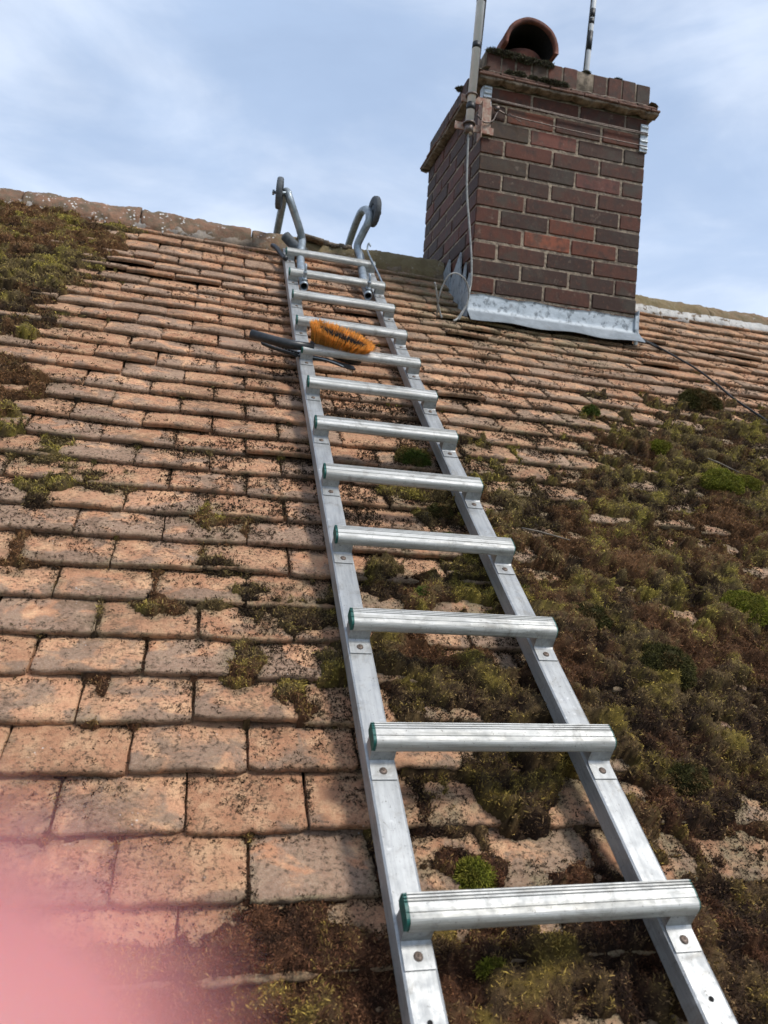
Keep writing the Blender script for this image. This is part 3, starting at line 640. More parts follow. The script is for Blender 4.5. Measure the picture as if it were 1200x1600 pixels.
ms.parent = moss
# cushions: each a thing of its own
CL = ['olive moss cushion standing alone below the black cable', 'elongated bright yellow green moss cushion left of its twin beside the pale twig', 'rounded bright yellow green moss cushion at the right end of the pale twig', 'domed green moss cushion between the rails below the seventh rung from the top', 'tiny pale green moss ball on the brown clump under the second lowest rung', 'small round green moss ball touching the right rail', 'small green moss ball on brown moss between the rails', 'small dark green moss ball between the rails beside the right rail', 'large yellow green moss cushion at the right edge beside a raised tile', 'small yellow green moss tuft on bare tiles right of the ladder', 'low olive moss cushion at the lower right of the moss bank', 'low olive moss cushion in the middle of the moss bank', 'bright yellow green moss cushion just above the lowest rung', 'olive moss cushion between the rails with tiny green ball below', 'large lumpy olive moss cushion right of the ladder under the raised bank', 'small green moss tuft at the upper edge of the moss bank', 'narrow yellow green moss tuft near the top of the moss bank', 'yellow green moss tuft below the lowest rung']
def cushion(u, v, r, kind, label, idx):
    t = MB(); nlat, nlon = 14, 26
    th = np.linspace(0, math.pi/2*1.08, nlat)[:, None]; ph = np.linspace(0, 2*math.pi, nlon, endpoint=False)[None, :]
    d = np.stack([np.sin(th)*np.cos(ph), np.sin(th)*np.sin(ph), np.cos(th)+0*ph], -1)
    rad = 1+(fbm(d[..., 0]*2.2+idx*7, d[..., 1]*2.2+d[..., 2], 130, 3)-.5)*.55+(fbm(d[..., 0]*7+idx, d[..., 1]*7+d[..., 2]*3, 133, 2)-.5)*.25
    hh = .62 if kind != 'p' else .9
    n0 = float(Hs(np.array([u]), np.array([v]))[0])
    m0, t0, _ = thick(np.array([u]), np.array([v])); n0 += float(t0[0])*.55
    P = np.array([u, v, n0])+d*rad[..., None]*np.array([r, r*.8, r*hh])
    col0 = dict(y=(.20, .205, .022), g=(.085, .120, .020), o=(.075, .068, .018), p=(.15, .20, .085))[kind]
    Vt = P.reshape(-1, 3); g = np.arange(nlat*nlon).reshape(nlat, nlon); g2 = np.roll(g, -1, 1)
    F = np.stack([g[:-1], g[1:], g2[1:], g2[:-1]], -1).reshape(-1, 4)
    o = mesh_obj('moss_cushion', W3(Vt), F, MT['moss'], None, True, np.tile(np.array(col0)*.55, (len(Vt), 1)))
    k_ = int(min(5200, 260+r*r*1.6e6)); z = rs.rand(k_)**.8; a = rs.rand(k_)*2*math.pi; q = np.sqrt(1-z*z*.98)
    dd = np.stack([q*np.cos(a), q*np.sin(a), z], -1)
    ra = 1+(fbm(dd[:, 0]*2.2+idx*7, dd[:, 1]*2.2+dd[:, 2], 130, 3)-.5)*.55+(fbm(dd[:, 0]*7+idx, dd[:, 1]*7+dd[:, 2]*3, 133, 2)-.5)*.25
    Pp = np.array([u, v, n0])+dd*ra[:, None]*np.array([r, r*.8, r*hh])
    rn = rs.rand(k_); c3 = np.array(col0)*(.55+.9*rn)[:, None]
    brown = sst(.45, .65, fbm(dd[:, 0]*2+idx*3, dd[:, 1]*2, 140, 2)+(rn-.5)*.3)*(.25 if kind in 'yp' else .55)
    c3 = c3*(1-brown)[:, None]+PAL[1]*brown[:, None]
    sc_ = max(1, v*.9) if kind != 'p' else .6
    Vs, Fs, cs = strands(Pp, dd, (.003+.006*rs.rand(k_))*sc_, (.0008+.0009*rs.rand(k_))*sc_, c3, .45)
    s_ = mixed_mesh('strands', Vs, Fs, MT['strand'], None, cs); s_.parent = o
    tag(o, label, 'moss clump', 'rounded moss cushions on the tiles')
for i_, ((u, v, r, kd), lb) in enumerate(zip(CUSH, CL)): cushion(u, v, r, kd, lb, i_)
# dry sticks caught in the moss
for a_, b_, lab in (((1.369, 1.263, .034), (1.445, 1.204, .030), 'thin pale dry twig lying by the two yellow green moss cushions'), ((.627, .83, .020), (.735, .794, .022), 'thin dark dry twig on the tiles right of the ladder')):
    t = MB(); A_, B_ = np.array(a_), np.array(b_)
    tube(t, [A_, A_*.66+B_*.34+(0, 0, .002), A_*.3+B_*.7+(0, .002, 0), B_], [.0020, .0022, .0018, .0012], 7)
    tag(t.build('twig', MT['stick'], None, True, W3), lab, 'twig', 'dry twigs on the roof')
# small pale stones / chips of tile lying about
chip = generic('tile_chip', (.42, .36, .30), .9, 0, .4, 60, .001, 300)
# loose slip of tile lying on the ridge behind the ladder
t = MB(); V, F = rbox((.115, .075, .014), .004); bz = np.array([ROOFB[:, 0], ROOFB[:, 1], ROOFB[:, 2]])
wv3 = np.array([0, CT, -ST]); up3 = np.array([0, ST, CT]); ux = np.array([1, 0, 0.])
B3 = np.array([ux*.99-up3*.12, wv3, up3]).T
t.add(V @ B3.T + np.array([.276, 2.842, .066]), F); t.build('x', MT['capmortar'], None, False, W3)
o = bpy.data.objects['x']; o.name = 'roof_tile'; o.data.name = 'roof_tile'
tag(o, 'loose mossy tile piece lying on top of the ridge between the two hooks', 'roof tile')
t = MB()
for q in range(7):
    V, F = rbox((.02+.02*rs.rand(), .02, .014+.01*rs.rand()), .006); t.add(V+np.array([.345+q*.017+.004*rs.rand(), 2.845+.02*rs.rand(), .058]), F)
o = t.build('mortar_crumbs', MT['capmortar'], None, True, W3); tag(o, None, None, None, 'stuff')
# ------------------------------------------------------------------ the roof ladder
RY = [-.112, .1346, .3771, .616, .851, 1.0806, 1.3143, 1.5464, 1.7792, 2.0355, 2.2925, 2.5696]
def lx(y): return float(np.interp(y, [-.2, .6, 1.1, 1.8, 2.8], [.1788, .1752, .1735, .1702, .1780]))
def rx(y): return float(np.interp(y, [-.2, .13, .6, 1.1, 1.6, 2.0, 2.3, 2.8], [.521, .5158, .507, .5008, .4975, .501, .508, .513]))
def lh(y): return .065-.0115*y
ladder = thing('roof_ladder', 'long aluminium roof ladder lying up the tiles and hooked over the ridge', 'ladder', W3((.34, -.3, .0)), ROOFB)
for fx, nm in ((lx, 'l'), (rx, 'r')):
    ys = np.linspace(-.30, 2.755, 40); mb = MB(); hw, dp = .0205, .030
    prof = [(-hw, 0), (-hw+.003, .0015), (hw-.003, .0015), (hw, 0), (hw, -dp), (-hw, -dp)]
    V = np.array([[(fx(y)+a, y, lh(y)+b) for a, b in prof] for y in ys]).reshape(-1, 3); n6 = 6
    F = [(i*n6+k_, (i+1)*n6+k_, (i+1)*n6+(k_+1) % n6, i*n6+(k_+1) % n6) for i in range(len(ys)-1) for k_ in range(n6)]
    F += [tuple(range(n6)), tuple(range((len(ys)-1)*n6, len(ys)*n6))[::-1]]
    mb.add(V, F); rail = mb.build('rail', MT['alu'], ladder, False, W3)
    mb = MB()
    for y in (-.196, -.205 if nm == 'r' else -.19):
        pass
    tube(mb, [(fx(-.178), -.178, lh(-.178)+.0005), (fx(-.178), -.178, lh(-.178)+.0022)], .0032, 12)
    mb.build('drain_hole', MT['soot_and_shade'], rail, False, W3)  # black disc paints the shade inside the hole
    # splice plate near the joint of the two sections
    mb = MB(); box(mb, (fx(1.60), 1.66, lh(1.66)+.0035), (.036, .075, .003), .001); mb.build('splice_plate', MT['galv'], rail, False, W3)
# rung profile (v, n) : ribbed tread on top, rounded front edge down the slope
def rung_prof():
    P = []
    top = .0225
    # start at the back (upslope) bottom, go over the top with grooves to the front
    P += [(.046, .001), (.047, .010), (.0465, top-.005), (.044, top-.001)]
    v = .043
    for g_ in range(3):
        P += [(v, top), (v-.0020, top), (v-.0023, top-.0024), (v-.0039, top-.0024), (v-.0042, top)]; v -= .0048
    v -= .002
    P += [(v, top), (v-.002, top-.0002)]
    v -= .010
    P += [(v, top-.0008), (v-.0005, top-.002), (v-.0015, top-.002), (v-.002, top-.001)]
    for a in np.linspace(0, 1, 7):
        an = math.pi/2*(1-a)+math.pi*0
        P.append((.010-.010*math.sin(math.pi/2*a)+0.0, top-.0015-(.0115)*(1-math.cos(math.pi/2*a))))
    P += [(-.0005, .006), (.001, .002), (.004, 0)]
    return P
PR_ = [(a*.82, b) for a, b in rung_prof()]
for k_, y in enumerate(RY):
    s = .028 if k_ else .03
    L0, R0 = lx(y), rx(y); n0 = lh(y)+.0215; vo = y+.016
    # slight individual skew
    dl, dr_ = (.0005, -.0005)
    A = np.array([L0-.0135, vo, n0]); B = np.array([R0+.0165, vo+.002, n0])
    mb = MB(); extrude(mb, PR_, A, B, (0, 1, 0), (0, 0, 1)); rung = mb.build('rung', MT['rung'], ladder, False, W3)
    for P_, sx in ((A, -1), (B, 1)):
        mb = MB(); pr = np.array([(a*.96+.001, b*.96+.0006) for a, b in PR_])
        extrude(mb, pr, P_, P_+np.array([sx*(.0045 if sx < 0 else .0022), 0, 0]), (0, 1, 0), (0, 0, 1)); mb.build('end_cap', MT['green'], rung, False, W3)
    for xx in (L0, R0):
        mb = MB(); h0 = lh(y)
        w_ = .036
        # foot tab, upright plate, seat: one folded strip
        pf = [(-.014, .0016), (.0125, .0016), (.0165, .0036), (.0185, .0212), (.050, .0212), (.050, .0192), (.0205, .0192), (.0185, .0000), (-.014, .0000)]
        A_ = np.array([xx-w_/2, y, h0+.0022]); B_ = np.array([xx+w_/2, y, h0+.0022])
        extrude(mb, pf, A_, B_, (0, 1, 0), (0, 0, 1))
        # side gussets
        for sx in (-1, 1):
            q_ = np.array([xx+sx*(w_/2-.002), y, h0+.002])
            extrude(mb, [(.0185, .0), (.0205, .0198), (.046, .0198), (.046, .0)], q_, q_+np.array([sx*.0015, 0, 0]), (0, 1, 0), (0, 0, 1))
        br = mb.build('bracket', MT['alu'], rung, False, W3)
        mb = MB(); c_ = np.array([xx, y, h0+.0038])
        tube(mb, [c_, c_+(0, 0, .0012), c_+(0, 0, .0022)], [.0058, .0052, .0026], 14); tube(mb, [c_+(0, 0, .002), c_+(0, 0, .0026)], .0016, 8)
        mb.build('screw', MT['rust'], rung, True, W3)
# ridge hooks
def hook(path, wheel_c, wheel_ax, lab, pad, end, eye):
    mb = MB(); P = smooth_path(path, 7); V, F = tube_data(P, .0162, 16, False); mb.add(V, F)
    V, F = tube_data(P, .0130, 16, False); mb.add(V, [f[::-1] for f in F])
    n_ = 16
    for base_, fl in ((0, 0), ((len(P)-1)*n_, 1)):
        off_ = len(P)*n_
        for q in range(n_):
            f = (base_+q, base_+(q+1) % n_, off_+base_+(q+1) % n_, off_+base_+q); mb.F.append(f if fl else f[::-1])
    h = mb.build('ridge_hook', MT['galv'], ladder, True, W3)
    if lab: h['label'] = lab
    # wheel: tyre, hub, axle
    ax = np.array(wheel_ax, float); ax /= np.linalg.norm(ax); wc = np.array(wheel_c, float)
    e1 = np.cross(ax, (0, 0, 1.)); e1 /= np.linalg.norm(e1); e2 = np.cross(ax, e1)
    prof = [(.030, -.009), (.044, -.010), (.052, -.0125), (.0585, -.012), (.062, -.008), (.063, 0), (.062, .008), (.0585, .012), (.052, .0125), (.044, .010), (.030, .009)]
    mb = MB(); sg = 40; V = []
    for q in range(sg):
        a = 2*math.pi*q/sg
        for r_, z_ in prof: V.append(wc+ax*z_+r_*(math.cos(a)*e1+math.sin(a)*e2))
    m_n = len(prof); F = [(q*m_n+i, q*m_n+(i+1) % m_n, ((q+1) % sg)*m_n+(i+1) % m_n, ((q+1) % sg)*m_n+i) for q in range(sg) for i in range(m_n)]
    mb.add(V, F); wh = mb.build('wheel', MT['rubber'], h, True, W3)
    mb = MB(); tube(mb, [wc-ax*.007, wc+ax*.007], .031, 24); tube(mb, [wc-ax*.012, wc+ax*.012], .013, 16); mb.build('hub', MT['rubber'], h, True, W3)
    mb = MB(); j_ = np.array(eye['axle'], float)
    tube(mb, [wc-ax*.022*eye['s'], wc+(j_-wc)*1.0], .0062, 12); tube(mb, [wc-ax*.021*eye['s'], wc-ax*.029*eye['s']], .011, 6); tube(mb, [j_-ax*.008, j_+ax*.008], .010, 12)
    mb.build('axle', MT['galv'], h, True, W3)
    # clamp bolt round the rung
    mb = MB(); e_ = np.array(end, float)
    tube(mb, smooth_path([e_+(0, .03, .0), e_+(0, .03, .035), e_+(0.0, .037, .062), e_+(0, .05, .066)], 4), .0048, 10)
    tube(mb, [e_+(0, .03, .012), e_+(0, .03, .022)], .011, 6); tube(mb, [e_+(0, .03, .038), e_+(0, .03, .046)], .008, 6)
    mb.build('clamp_bolt', MT['galv'], h, True, W3)
    if pad is not None:
        mb = MB(); Pp = smooth_path(pad, 6); rr = np.full(len(Pp), .0215); rr[0] = .010; rr[1] = .0185; tube(mb, Pp, rr, 16); mb.build('rubber_pad', MT['rubber'], h, True, W3)
    return h
hook([(.213, 2.262, .043), (.216, 2.43, .040), (.220, 2.60, .050), (.228, 2.70, .072), (.232, 2.75, .080), (.215, 2.755, .125), (.165, 2.765, .222), (.150, 2.80, .248), (.146, 2.835, .238), (.143, 2.89, .180), (.140, 2.965, .045), (.138, 3.0, -.06)],
     (.117, 2.775, .245), (1, -.12, .05), 'ridge hook with a thick grey rubber pad', [(.152, 2.735, .098), (.172, 2.728, .082), (.200, 2.715, .064), (.240, 2.68, .052)], (.213, 2.262, .045), dict(axle=(.158, 2.785, .250), s=1))
hook([(.458, 2.268, .043), (.466, 2.43, .040), (.478, 2.63, .050), (.478, 2.70, .070), (.466, 2.745, .098), (.480, 2.752, .150), (.496, 2.757, .200), (.496, 2.775, .228), (.484, 2.81, .236), (.472, 2.86, .200), (.464, 2.93, .09), (.458, 3.0, -.06)],
     (.518, 2.79, .238), (1, .10, -.05), None, None, (.458, 2.268, .045), dict(axle=(.490, 2.785, .238), s=-1))
# wire hook on the top right of the ladder
mb = MB(); P = smooth_path([(.527, 2.36, .066), (.522, 2.48, .074), (.512, 2.62, .085), (.500, 2.68, .105), (.503, 2.70, .128), (.512, 2.69, .120)], 7)
tube(mb, P, .0035, 10); tag(mb.build('wire_hook', MT['galv'], None, True, W3), 'bent bare wire hook hanging over the right end of the top rung', 'hook')
mb = MB(); tube(mb, smooth_path([(.112, 2.73, .045), (.125, 2.69, .050), (.150, 2.60, .044), (.158, 2.56, .05)], 5), [.010]*16, 10)
tag(mb.build('strap', MT['black'], None, True, W3), 'short black strap end lying at the top left corner of the ladder', 'strap')

# ------------------------------------------------------------------ broom
broom = thing('broom', 'short handled broom with orange bristles resting on the upper ladder rungs', 'broom', W3((.25, 1.6, .08)), ROOFB)
mb = MB(); P = [(.008, 1.622, .085), (.06, 1.604, .084), (.12, 1.585, .084), (.19, 1.578, .088)]
tube(mb, P, [.0138, .0138, .0136, .0115], 20); hd = mb.build('handle', MT['black'], broom, True, W3)
mb = MB(); tube(mb, [(.0075, 1.6222, .085), (.0065, 1.6226, .085)], .010, 16); mb.build('handle_end', MT['rubber'], hd, True, W3)
bc = np.array([.262, 1.610, .072]); e1 = np.array([.155, -.030, -.030]); e1n = e1/np.linalg.norm(e1)
bd = np.array([-.06, -.20, 1.0]); bd /= np.linalg.norm(bd); bd = bd-e1n*bd.dot(e1n); bd /= np.linalg.norm(bd)
e2n = np.cross(bd, e1n)
mb = MB(); prof = [(.082*math.cos(a), .026*math.sin(a)) for a in np.linspace(0, 2*math.pi, 36, endpoint=False)]
extrude(mb, prof, bc-bd*.010, bc+bd*.008, e1n, e2n); mb.build('head_block', MT['black'], broom, True, W3)
Vb, Qb, Tb, Cb, ob = [], [], [], [], 0
rows = []
for ring, (ra, rb, cnt) in enumerate(((.078, .0225, 62), (.069, .0170, 50), (.058, .0060, 34), (.040, .0025, 22))):
    for q in range(cnt):
        a = 2*math.pi*(q+.3*rs.rand())/cnt; rows.append((ra*math.cos(a), rb*math.sin(a), ring))
VV = []; FF = []; CC = []; nb = 0
for (a, b_, ring) in rows:
    tb_ = .55+.55*rs.rand()
    for w_ in range(11):
        p0_ = bc+e1n*(a+rs.normal(0, .0022))+e2n*(b_+rs.normal(0, .0016))+bd*.006
        ln = (.058+rs.normal(0, .003)) if ring < 2 else .053+rs.normal(0, .0008)
        spread = e1n*(a*.24+rs.normal(0, .004))+e2n*(b_*.75+rs.normal(0, .0015))
        p1_ = p0_+bd*ln*.55+spread*.4; p2_ = p0_+bd*ln+spread
        r0 = .00075; sd = e1n*math.cos(w_)+e2n*math.sin(w_); sd2 = np.cross(bd, sd)
        V = []
        for P_, rr in ((p0_, r0), (p1_, r0), (p2_, r0*.7)):
            for an in (0, 2.09, 4.19): V.append(P_+rr*(math.cos(an)*sd+math.sin(an)*sd2))
        F = [(i*3+q, i*3+(q+1) % 3, (i+1)*3+(q+1) % 3, (i+1)*3+q) for i in range(2) for q in range(3)]+[(6, 7, 8)]
        VV += V; FF += [tuple(i+nb for i in f) for f in F]; nb += 9
        cc = np.array((.95, .40, .075)) if ring < 2 else np.array((.030, .026, .022))
        if ring < 2: cc = cc*tb_*(.8+.35*rs.rand())*(1 if rs.rand() > .08 else .4)
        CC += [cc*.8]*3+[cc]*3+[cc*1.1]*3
mesh_obj('bristles', W3(np.array(VV)), FF, MT['bristle'], broom, True, np.array(CC))
# scraper with a ribbed open grip
scr = thing('scraper', 'black hand scraper with an open ribbed grip lying under the broom handle', 'scraper', W3((.15, 1.6, .06)), ROOFB)
a0, a1, a2, a3 = np.array([.050, 1.640, .057]), np.array([.150, 1.590, .054]), np.array([.235, 1.572, .056]), np.array([.322, 1.598, .036])
dirg = (a1-a0)/np.linalg.norm(a1-a0); sid = np.cross(dirg, (0, 0, 1.)); sid /= np.linalg.norm(sid)
mb = MB()
Lp = smooth_path([a0-sid*.010, a0+dirg*.03-sid*.013, a1-sid*.009], 6); Rp = smooth_path([a0+sid*.010, a0+dirg*.03+sid*.014, a1+sid*.010], 6)
tube(mb, Lp, .0042, 10); tube(mb, Rp, .0052, 10); tube(mb, smooth_path([a0-sid*.010, a0-dirg*.007, a0+sid*.010], 6), .0046, 10)
for q in range(1, 11):
    c_ = a0+dirg*.0105*q; tube(mb, [c_-sid*.011, c_+sid*.012], .0016, 6)
mb.build('grip', MT['black'], scr, True, W3)
mb = MB(); extrude(mb, [(-.012, -.002), (.012, -.002), (.010, .003), (-.010, .003)], a1, a2, tuple(sid), (0, 0, 1)); mb.build('shank', MT['black'], scr, False, W3)
mb = MB(); s2 = np.array([.02, .9, .1]); Vp = [a2+(0, -.010, -.002), a2+(0, .010, -.002), a3+(-.03, .018, -.004), a3+(0, .012, -.006), a3+(.004, -.012, -.006), a3+(-.02, -.022, -.002)]
Vp = np.array(Vp); mb.add(np.concatenate([Vp, Vp+(0, 0, .0035)]), [(0, 1, 2, 3, 4, 5)[::-1], (6, 7, 8, 9, 10, 11)]+[(i, (i+1) % 6, 6+(i+1) % 6, 6+i) for i in range(6)])
mb.build('blade', MT['black'], scr, False, W3)
mb = MB(); tube(mb, smooth_path([a1+(.01, -.014, .004), a2+(-.02, -.010, .007), a2+(.02, -.020, .004), a2+(.045, -.030, .0)], 6), .0018, 8); mb.build('steel_rod', MT['galv'], scr, True, W3)

# ------------------------------------------------------------------ chimney
CO = np.array([.8915, 2.440, .1421])
Rl = np.array([[0.99989, 0.01279, -0.00806], [-0.01283, 0.9999, -0.00505], [0.00799, 0.00515, 0.99995]])
CB = ROOFB @ np.array([(1, 0, 0), (0, CT, -ST), (0, ST, CT)]).T @ Rl      # local x,y,z -> world
COw = W3(CO)
def CH(P): return np.asarray(P, float) @ CB.T + COw
cz = .0708; CW, CD = .743, .789; LB, HB, JT = .2058, .0981, .0095
chim = thing('chimney', 'dark red brick chimney stack rising through the ridge', 'chimney', CH((CW/2, CD/2, -.5)), CB)
def ch(mb, name, mat, parent=chim, smooth=False, cols=False): return mb.build(name, mat, parent, smooth, CH, cols)
def brickcol(k_, i):
    r_ = rs.rand(); c_ = np.array((.082, .031, .019))
    if r_ < .34: c_ = np.array((.052, .025, .017))
    elif r_ < .56: c_ = np.array((.115, .038, .022))
    elif r_ < .60: c_ = np.array((.066, .044, .027))
    elif r_ < .66: c_ = np.array((.14, .045, .024))
    return c_*(.66+.30*rs.rand())*np.array((1.04, .88, .74))
mb = MB()
ncourse = range(-7, 12)
for k_ in ncourse:
    z_ = (k_-.5)*cz+JT*.1; hz = cz-JT
    def put(x0, x1, y0, y1, i):
        j_ = rs.normal(0, .0009, 3)
        col = brickcol(k_, i)
        if k_ == 3 and i == 1: col = np.array((.24, .066, .030))
        if k_ == 9 and i == 1: col = np.array((.15, .045, .028))
        if k_ == 7 and i in (2,): col = np.array((.12, .038, .027))
        an = rs.normal(0, .004); rot = np.array([[math.cos(an), 0, -math.sin(an)], [0, 1, 0], [math.sin(an), 0, math.cos(an)]])
        box(mb, ((x0+x1)/2+j_[0], (y0+y1)/2+j_[1], z_+j_[2]), (x1-x0, y1-y0, hz+rs.normal(0, .0008)), .0035, rot, col)
    ev = (k_ % 2 == 0)
    # front and back rows
    for yy0, yy1, tagf in ((0, HB, 0), (CD-HB, CD, 10)):
        x = HB+JT if ev else 0; i = 1 if ev else 0
        while x < CW-.02:
            x1 = min(x+LB, CW) if (ev or x+LB < CW-HB) else x+LB
            if not ev and x > CW-HB-JT-.01: break
            x1 = min(x1, CW); put(x, x1, yy0, yy1, i+tagf); x = x1+JT; i += 1
    # side columns
    for xx0, xx1, lft in ((0, HB, True), (CW-HB, CW, False)):
        starts = ev if lft else (not ev)
        y = 0 if starts else HB+JT
        lim = CD if starts else CD-HB-JT
        while y < lim-.03:
            y1 = min(y+LB, lim); put(xx0, xx1, y, y1, 20 if lft else 40); y = y1+JT
ch(mb, 'brickwork', MT['brick'], cols=True)
# mortar core: rough sheets recessed behind the brick faces
mb = MB(); e = .0075
core = MB(); box(core, (CW/2, CD/2, (11*cz-7.6*cz)/2), (CW-2*e, CD-2*e, 18.6*cz), .001)
def grid_face(mb, O, A, B, nrm, na, nb_, amp, seed, sc=60):
    a = np.linspace(0, 1, na)[:, None]; b = np.linspace(0, 1, nb_)[None, :]
    O, A, B, nrm = map(lambda q: np.asarray(q, float), (O, A, B, nrm))
    P = O+a[..., None]*A+b[..., None]*B
    q = P.reshape(-1, 3); h = (fbm(q[:, 0]*sc+q[:, 1]*sc*1.3, q[:, 2]*sc+q[:, 1]*7, seed, 3)-.5)*amp
    V = q+nrm*h[:, None]; g = np.arange(na*nb_).reshape(na, nb_)
    F = np.stack([g[:-1, :-1], g[1:, :-1], g[1:, 1:], g[:-1, 1:]], -1).reshape(-1, 4)
    mb.add(V, F.tolist())
grid_face(core, (.002, .0042, -7.6*cz), (CW-.004, 0, 0), (0, 0, 18.6*cz), (0, -1, 0), 260, 420, .0045, 31, 110)
grid_face(core, (.0042, .002, -7.6*cz), (0, CD-.004, 0), (0, 0, 18.6*cz), (-1, 0, 0), 200, 380, .0045, 33, 110)
ch(core, 'mortar', MT['mortar'])
# oversailing: ragged mortar bed, two courses of creasing tiles, brick-on-edge cap
zt = 11*cz
mb = MB()
pr = .036
tz0 = zt+.014
def ragged(A, B, nrm, seed):
    A, B, nrm = map(lambda q: np.asarray(q, float), (A, B, nrm)); n_ = 200
    a = np.linspace(0, 1, n_); s = a*np.linalg.norm(B-A)
    low = .002+.010*np.abs(np.sin(s*math.pi/.155+seed))**.5+(fbm(s*60, s*0, seed, 3)-.5)*.008
    V = []
    for d_, z_ in ((0, None), (pr-.006, None), (pr-.004, 'l'), (pr-.003, 0), (pr-.003, .002)):
        for i in range(n_):
            P = A+(B-A)*a[i]
            if z_ is None: zz = tz0-low[i]*(.75 if d_ else 1.3)
            elif z_ == 'l': zz = tz0-low[i]*.6
            else: zz = tz0+z_
            jj = (vn(s[i]*160, d_*400+seed, 9)-.5)*.004
            V.append((P[0]+nrm[0]*(d_+jj), P[1]+nrm[1]*(d_+jj), zz))
    F = [(r_*n_+i, r_*n_+i+1, (r_+1)*n_+i+1, (r_+1)*n_+i) for r_ in range(4) for i in range(n_-1)]
    mb.add(V, F)
q = pr-.003
ragged((-q, 0, 0), (CW+q, 0, 0), (0, -1, 0), 1); ragged((0, -q, 0), (0, CD+q, 0), (-1, 0, 0), 2); ragged((CW, -q, 0), (CW, CD+q, 0), (1, 0, 0), 3); ragged((-q, CD, 0), (CW+q, CD, 0), (0, 1, 0), 4)
box(mb, (CW/2, CD/2, zt+.004), (CW-.02, CD-.02, .02), .002)
ch(mb, 'mortar_fillet', MT['capmortar'], smooth=True)
mb = MB(); tt = .0105
for lay in range(2):
    z_ = tz0+.003+lay*(tt+.003)+tt/2; ov = pr+.004*(lay == 0)-.006*(lay == 1)
    tl = .155; x = -ov-(.07 if lay else 0)
    while x < CW+ov:
        x0 = max(x, -ov); x1 = min(x+tl, CW+ov)
        if x1-x0 > .01:
            for yc in (-ov+.06, CD+ov-.06):
                j_ = rs.normal(0, .0018); box(mb, ((x0+x1)/2, yc+j_, z_+rs.normal(0, .0006)), (x1-x0-.004, .12, tt), .003, None, (.5+.4*rs.rand(), rs.rand(), .35))
        x += tl
    y = -ov+.122
    while y < CD+ov-.122:
        y1 = min(y+tl, CD+ov-.122)
        for xc in (-ov+.06, CW+ov-.06):
            j_ = rs.normal(0, .0018); box(mb, (xc+j_, (y+y1)/2, z_+rs.normal(0, .0006)), (.12, y1-y-.004, tt), .003, None, (.5+.4*rs.rand(), rs.rand(), .35))
        y += tl
box(mb, (CW/2, CD/2, tz0+.014), (CW-.02, CD-.02, .024), .002, None, (.3, .3, .3))
crm, ct_, cb_ = new_mat('creasing_tile'); cv_ = objvec(ct_)
cbase = mixc(ct_, ramp(ct_, noise(ct_, 30, 5, .6, cv_), .35, .65), (.08, .042, .030), (.19, .10, .07))
cbase = mixc(ct_, ramp(ct_, noise(ct_, 80, 5, .7, cv_), .55, .7, 0, .7), cbase, (.24, .20, .16))
ct_.links.new(cbase, cb_.inputs['Base Color']); cb_.inputs['Roughness'].default_value = .9; bump(ct_, cb_, noise(ct_, 200, 4, .7, cv_), .8, .003)
ch(mb, 'creasing_tiles', crm, smooth=False)
# weathered mortar slope on top of the creasing
z0c = tz0+.003+2*tt+.003
mb = MB()
for (A, B, nrm, sd_) in (((-pr, 0, 0), (CW+pr, 0, 0), (0, -1, 0), 5), ((0, -pr, 0), (0, CD+pr, 0), (-1, 0, 0), 6), ((CW, -pr, 0), (CW, CD+pr, 0), (1, 0, 0), 7)):
    A, B, nrm = map(np.array, (A, B, nrm)); n_ = 120; V = []
    for d_, z_ in ((pr-.008, 0), (pr-.014, .006), (.012, .012), (-.008, .014)):
        for i in range(n_):
            P = A+(B-A)*i/(n_-1); V.append((P[0]+nrm[0]*(d_+.004*(vn(i*.3, d_*90, 3)-.5)), P[1]+nrm[1]*(d_+.004*(vn(i*.3, d_*90, 4)-.5)), z0c+z_+(vn(i*.35, d_*50, sd_)-.5)*.005))
    mb.add(V, [(r_*n_+i, r_*n_+i+1, (r_+1)*n_+i+1, (r_+1)*n_+i) for r_ in range(3) for i in range(n_-1)])
ch(mb, 'mortar_weathering', MT['capmortar'], smooth=True)
zc0 = z0c+.006; hc = .0985; cw_ = (CW+.012)/11
mb = MB(); x0c = -.004
for i in range(11):
    for yc in (HB+.0, CD-HB-.0):
        box(mb, (x0c+(i+.5)*cw_+rs.normal(0, .001), yc+rs.normal(0, .0015)+(0 if yc > .3 else 0), zc0+hc/2+rs.normal(0, .0016)), (cw_-.006, 2*HB, hc), .0035, None, brickcol(12, i)*1.0)
i = 0; y = 2*HB+JT
while y < CD-2*HB-.03:
    for xc in (x0c+HB, CW+.008-HB): box(mb, (xc+rs.normal(0, .0015), y+.031, zc0+hc/2+rs.normal(0, .0012)), (2*HB, cw_-.006, hc), .0035, None, brickcol(12, i)*1.0)
    y += cw_
capb = ch(mb, 'cap_bricks', MT['brick'], cols=True)
mb = MB(); box(mb, (CW/2+.002, CD/2, zc0+.0485), (CW+.008, CD-.006, .0965), .002)
# flaunching dome on top
n1 = 44; a = np.linspace(0, 1, n1); gx_, gy_ = np.meshgrid(a, a, indexing='ij')
rr = np.maximum(np.abs(gx_-.5), np.abs(gy_-.5))*2
zz = zc0+hc-.012+.030*(1-rr**2.2)+(fbm(gx_*14, gy_*14, 12, 3)-.5)*.010
V = np.stack([.004+gx_*(CW-.004), .004+gy_*(CD-.008), zz], -1).reshape(-1, 3); g = np.arange(n1*n1).reshape(n1, n1)
mb.add(V, np.stack([g[:-1, :-1], g[1:, :-1], g[1:, 1:], g[:-1, 1:]], -1).reshape(-1, 4).tolist())
ch(mb, 'flaunching', MT['capmortar'], smooth=True)
